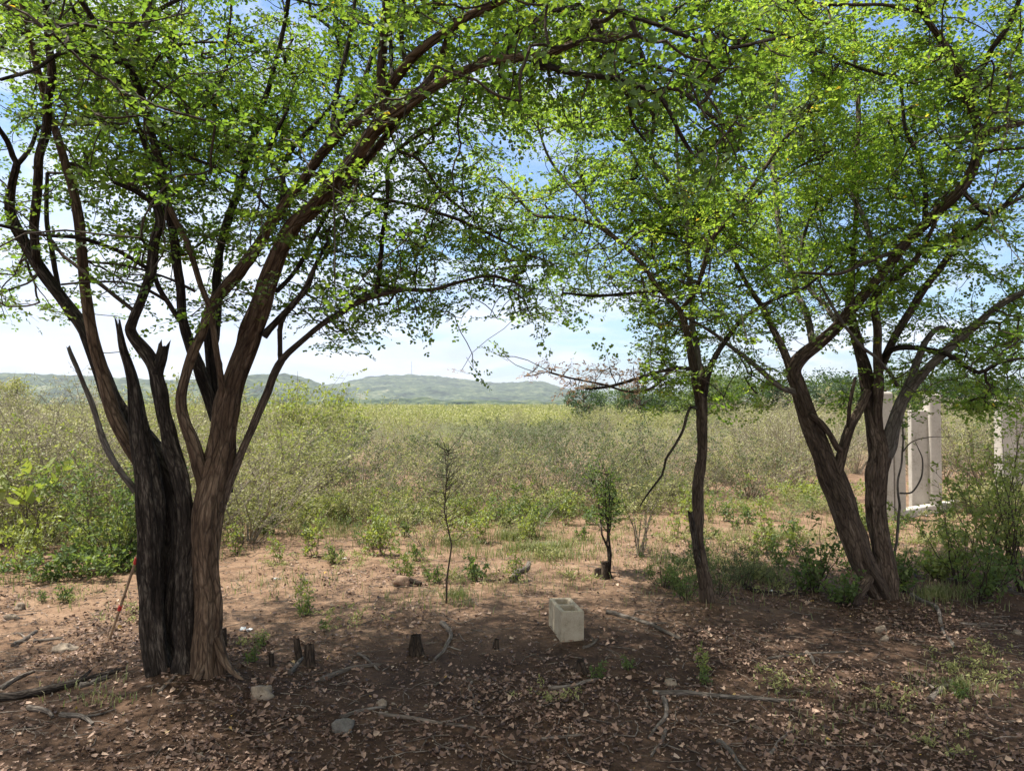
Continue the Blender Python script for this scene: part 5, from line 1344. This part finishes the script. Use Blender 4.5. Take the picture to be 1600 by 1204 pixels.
def hollow_block(W, L, H, t=.028, ends=.028):
    """block outline with two rounded-corner cells through it, built as rings so that it is one closed skin"""
    bm = []
    def cell(cx, cy, hx, hy, rc, n=4):
        pts = []
        for sx, sy, a0 in ((1, 1, 0), (-1, 1, 90), (-1, -1, 180), (1, -1, 270)):
            for k in range(n + 1):
                a = R(a0 + 90 * k / n); pts.append((cx + sx * (hx - rc) + rc * math.cos(a), cy + sy * (hy - rc) + rc * math.sin(a)))
        return pts
    import bmesh
    b = bmesh.new()
    outer = [(-W / 2, -L / 2), (W / 2, -L / 2), (W / 2, L / 2), (-W / 2, L / 2)]
    hy = (L - 2 * ends - t) / 4
    cells = [cell(0, -(hy + t / 2), W / 2 - t, hy, .022), cell(0, hy + t / 2, W / 2 - t, hy, .022)]
    for zc, flip in ((0, True), (H, False)):
        es = []
        for loop in [outer] + cells:
            vs = [b.verts.new((x, y, zc)) for x, y in loop]
            for k in range(len(vs)): es.append(b.edges.new((vs[k], vs[(k + 1) % len(vs)])))
        bmesh.ops.triangle_fill(b, use_beauty=True, edges=es)
    b.verts.ensure_lookup_table()
    n1_ = 4; nc = len(cells[0]); tot = n1_ + 2 * nc
    def wall(s, n):
        for k in range(n):
            q = (k + 1) % n
            b.faces.new((b.verts[s + k], b.verts[s + q], b.verts[tot + s + q], b.verts[tot + s + k]))
    wall(0, 4); wall(4, nc); wall(4 + nc, nc)
    bmesh.ops.recalc_face_normals(b, faces=b.faces)
    bmesh.ops.subdivide_edges(b, edges=[e for e in b.edges if e.calc_length() > .1], cuts=2)
    me = bpy.data.meshes.new('concrete_block'); b.to_mesh(me); b.free()
    return me


fl = gnd(876, 1001); fr = gnd(913, 1002)
bw, bl, bh = .150, .375, .193
ang = math.atan2(5.14 - 4.82, -.06) - math.pi / 2 - R(1.6)
me = hollow_block(bw, bl, bh)
me.materials.append(MAT['block'])
o = bpy.data.objects.new('concrete_block', me); COL.objects.link(o)
mid_f = (fl + fr) / 2
o.location = (mid_f[0] - math.sin(ang) * bl / 2, mid_f[1] + math.cos(ang) * bl / 2, mid_f[2] - .012)
o.rotation_euler = (R(-1.0), R(1.0), ang)
rounded(o, .006)
tag(o, 'grey hollow concrete block with two cells standing on the shaded soil', 'concrete block')

# ------------------------------------------------------------------ concrete pillars and footing
def prism(name, poly, z0, z1, mat, parent=None, bev=.02, tops=None, taper=0):
    mb = MB(); n = len(poly)
    b = [(x, y, z0) for x, y in poly]
    t = [(x, y, (tops[i] if tops else z1)) for i, (x, y) in enumerate(poly)]
    mb.add(b + t, [(i, (i + 1) % n, n + (i + 1) % n, n + i) for i in range(n)])
    mb2 = mb
    mb2.add(b, [tuple(range(n))[::-1]]); mb2.add(t, [tuple(range(n))])
    o = mb2.build(name, mat, parent)
    # weld the caps
    import bmesh
    bm = bmesh.new(); bm.from_mesh(o.data); bmesh.ops.remove_doubles(bm, verts=bm.verts, dist=1e-5); bmesh.ops.recalc_face_normals(bm, faces=bm.faces)
    bm.to_mesh(o.data); bm.free()
    return rounded(o, bev)


def rectp(x0, x1, y0, y1): return [(x0, y0), (x1, y0), (x1, y1), (x0, y1)]


def pz(py, Y): return float(at(800, py, Y)[2])
def pxx(px, Y): return (px - 800) / F * Y


# concrete mottled at random, the same from foot to top
Yp = 10.5
pr = empty('concrete_pillar', (pxx(1447, Yp), Yp, 0), 'tall grey concrete pillar with a flat panel on its left, right of the twin trunk tree', 'pillar')
L0 = np.array(pr.location)
def loc_rect(px0, px1, Y, dpt): return [(x - L0[0], y - L0[1]) for x, y in rectp(pxx(px0, Y), pxx(px1, Y), Y, Y + dpt)]
prism('column', loc_rect(1452.5, 1471, Yp, .2), -.1, pz(615, Yp), MAT['concrete'], pr, .025)
prism('panel', loc_rect(1423, 1452, Yp + .06, .1), -.1, pz(641, Yp), MAT['concrete'], pr, .012)
pl_ = empty('concrete_pillar', (pxx(1392, 9.8), 9.8, 0), 'grey concrete pillar half hidden behind the twin trunk tree', 'pillar')
L0 = np.array(pl_.location)
prism('column', loc_rect(1372, 1396, 9.8, .2), -.1, pz(612, 9.8), MAT['concrete'], pl_, .025)
prism('panel', loc_rect(1396.5, 1414, 9.86, .1), -.1, pz(640, 9.8), MAT['concrete'], pl_, .012)
pf = empty('concrete_pillar', (pxx(1585, 11.5), 11.5, 0), 'far right concrete pillar with a round hole, half hidden by yellow leaved bush', 'pillar')
L0 = np.array(pf.location)
prism('column', loc_rect(1564, 1588, 11.5, .2), -.1, pz(625, 11.5), MAT['concrete'], pf, .025)
prism('panel', loc_rect(1588.5, 1640, 11.56, .1), -.1, pz(640, 11.5), MAT['concrete'], pf, .012)
mb = MB(); tube(mb, [(-.105, -.035, pz(713, 11.5)), (-.105, .02, pz(713, 11.5))], [.014, .014], 10, seed=1); mb.build('dark_peg', MAT['stump'], pf)  # solid peg, the dark inside of an opening painted as its colour
fo = MB(); x0 = pxx(1404, 9.9); x1 = pxx(1500, 10.9)
a0 = np.array([x0, 9.95]); a1 = np.array([x1, 11.0]); dd = (a1 - a0) / np.linalg.norm(a1 - a0); nn_ = np.array([dd[1], -dd[0]]) * .07
o = prism('footing_wall', [tuple(a0 + nn_), tuple(a1 + nn_), tuple(a1 - nn_), tuple(a0 - nn_)], -.1, .13, MAT['concrete'], None, .02)
tag(o, 'low concrete footing wall running between the concrete pillars', 'footing wall')

# ------------------------------------------------------------------ far trees
def far_tree(seed, h, w, nl, size, trunk_h=.3):
    g2 = np.random.default_rng(seed)
    tr = MB(); lf = MB()
    tube(tr, [(0, 0, -.1), (.05 * h * g2.normal() * .4, 0, h * .3), (0, .02 * h, h * .6), (0, 0, h * .85)], [h * .035, h * .03, h * .018, h * .006], 8, step=h * .05, seed=seed)
    nb = 26
    c = []
    for k in range(nb):
        a = g2.uniform(0, 6.28); z = h * g2.uniform(.28, .95); rr_ = w * .5 * math.sqrt(max(.05, 1 - ((z / h - .55) / .52) ** 2)) * g2.uniform(.35, 1.0)
        e = np.array([math.cos(a) * rr_, math.sin(a) * rr_, z]); s0 = np.array([0, 0, max(h * .15, z - h * .25)])
        c.append(e)
        tube(tr, [s0, (s0 + e) / 2 + g2.normal(size=3) * .03 * h, e], [h * .012, h * .008, h * .003], 5, step=h * .08, seed=seed + k)
    c = np.array(c)
    ci = g2.integers(0, nb, nl)
    off = g2.normal(size=(nl, 3)) * np.array([.085, .085, .06]) * max(h, w) * g2.uniform(.6, 1.3, nb)[ci][:, None]
    p = c[ci] + off
    leaves(lf, p, g2.normal(size=(nl, 3)), np.array([[0, 0, 1.]]) + g2.normal(size=(nl, 3)) * .6, size * g2.uniform(.6, 1.3, nl), KITE, g2.random(nb)[ci] * .6 + g2.random(nl) * .4, 1.3)
    return tr, lf


def put_tree(name, lab, group, loc, args, mats=('bark_brown', 'leaf_forest')):
    r = empty(name, loc, lab, 'tree', group)
    tr, lf = far_tree(**args)
    tr.build('trunk', MAT[mats[0]], r, True); lf.build('crown', MAT[mats[1]], r)
    return r


put_tree('round_tree', 'small round olive tree on the far left rising above the scrub', None, (pxx(26, 42), 42, 0), dict(seed=1, h=3.0, w=2.4, nl=2600, size=.13), ('bark_brown', 'leaf_olive'))
put_tree('dark_tree', 'dark bushy tree alone left of the slender tree beyond the scrub', None, (pxx(912, 48), 48, 0), dict(seed=2, h=2.75, w=2.8, nl=3200, size=.13))
TT = [put_tree('dark_tree', 'dense dark green tree in the tree line beyond the scrub at right', 'dark trees of the tree line', (pxx(1118, 55), 55, 0), dict(seed=3, h=3.6, w=4.2, nl=4200, size=.15)),
      put_tree('bushy_tree', 'mid green bushy tree in the tree line beyond the scrub at right', 'bushy trees of the tree line', (pxx(1150, 56), 56, 0), dict(seed=4, h=3.4, w=4.6, nl=4200, size=.15), ('bark_brown', 'leaf_bush'))]
for k, px in enumerate((965, 1000, 1035, 1070, 1095, 1180, 1205, 1235, 1262, 1290, 1318, 1345, 1380, 1420, 1455, 1490, 1520, 1550, 1580, 1615, 1650, 1690)):
    o = copy_tree(TT[0 if k % 4 else 1])
    Y_ = 50 + RG.random() * 14
    s = RG.uniform(.85, 1.15) * (.72 if px < 1090 else 1.02 if px < 1270 else 1.12 if px < 1345 else 1.0)
    o.location = (pxx(px, Y_), Y_, 0); o.scale = (s * 1.1, s, s); o.rotation_euler = (0, 0, RG.uniform(0, 6.28))
print('objects', len(SC.objects))
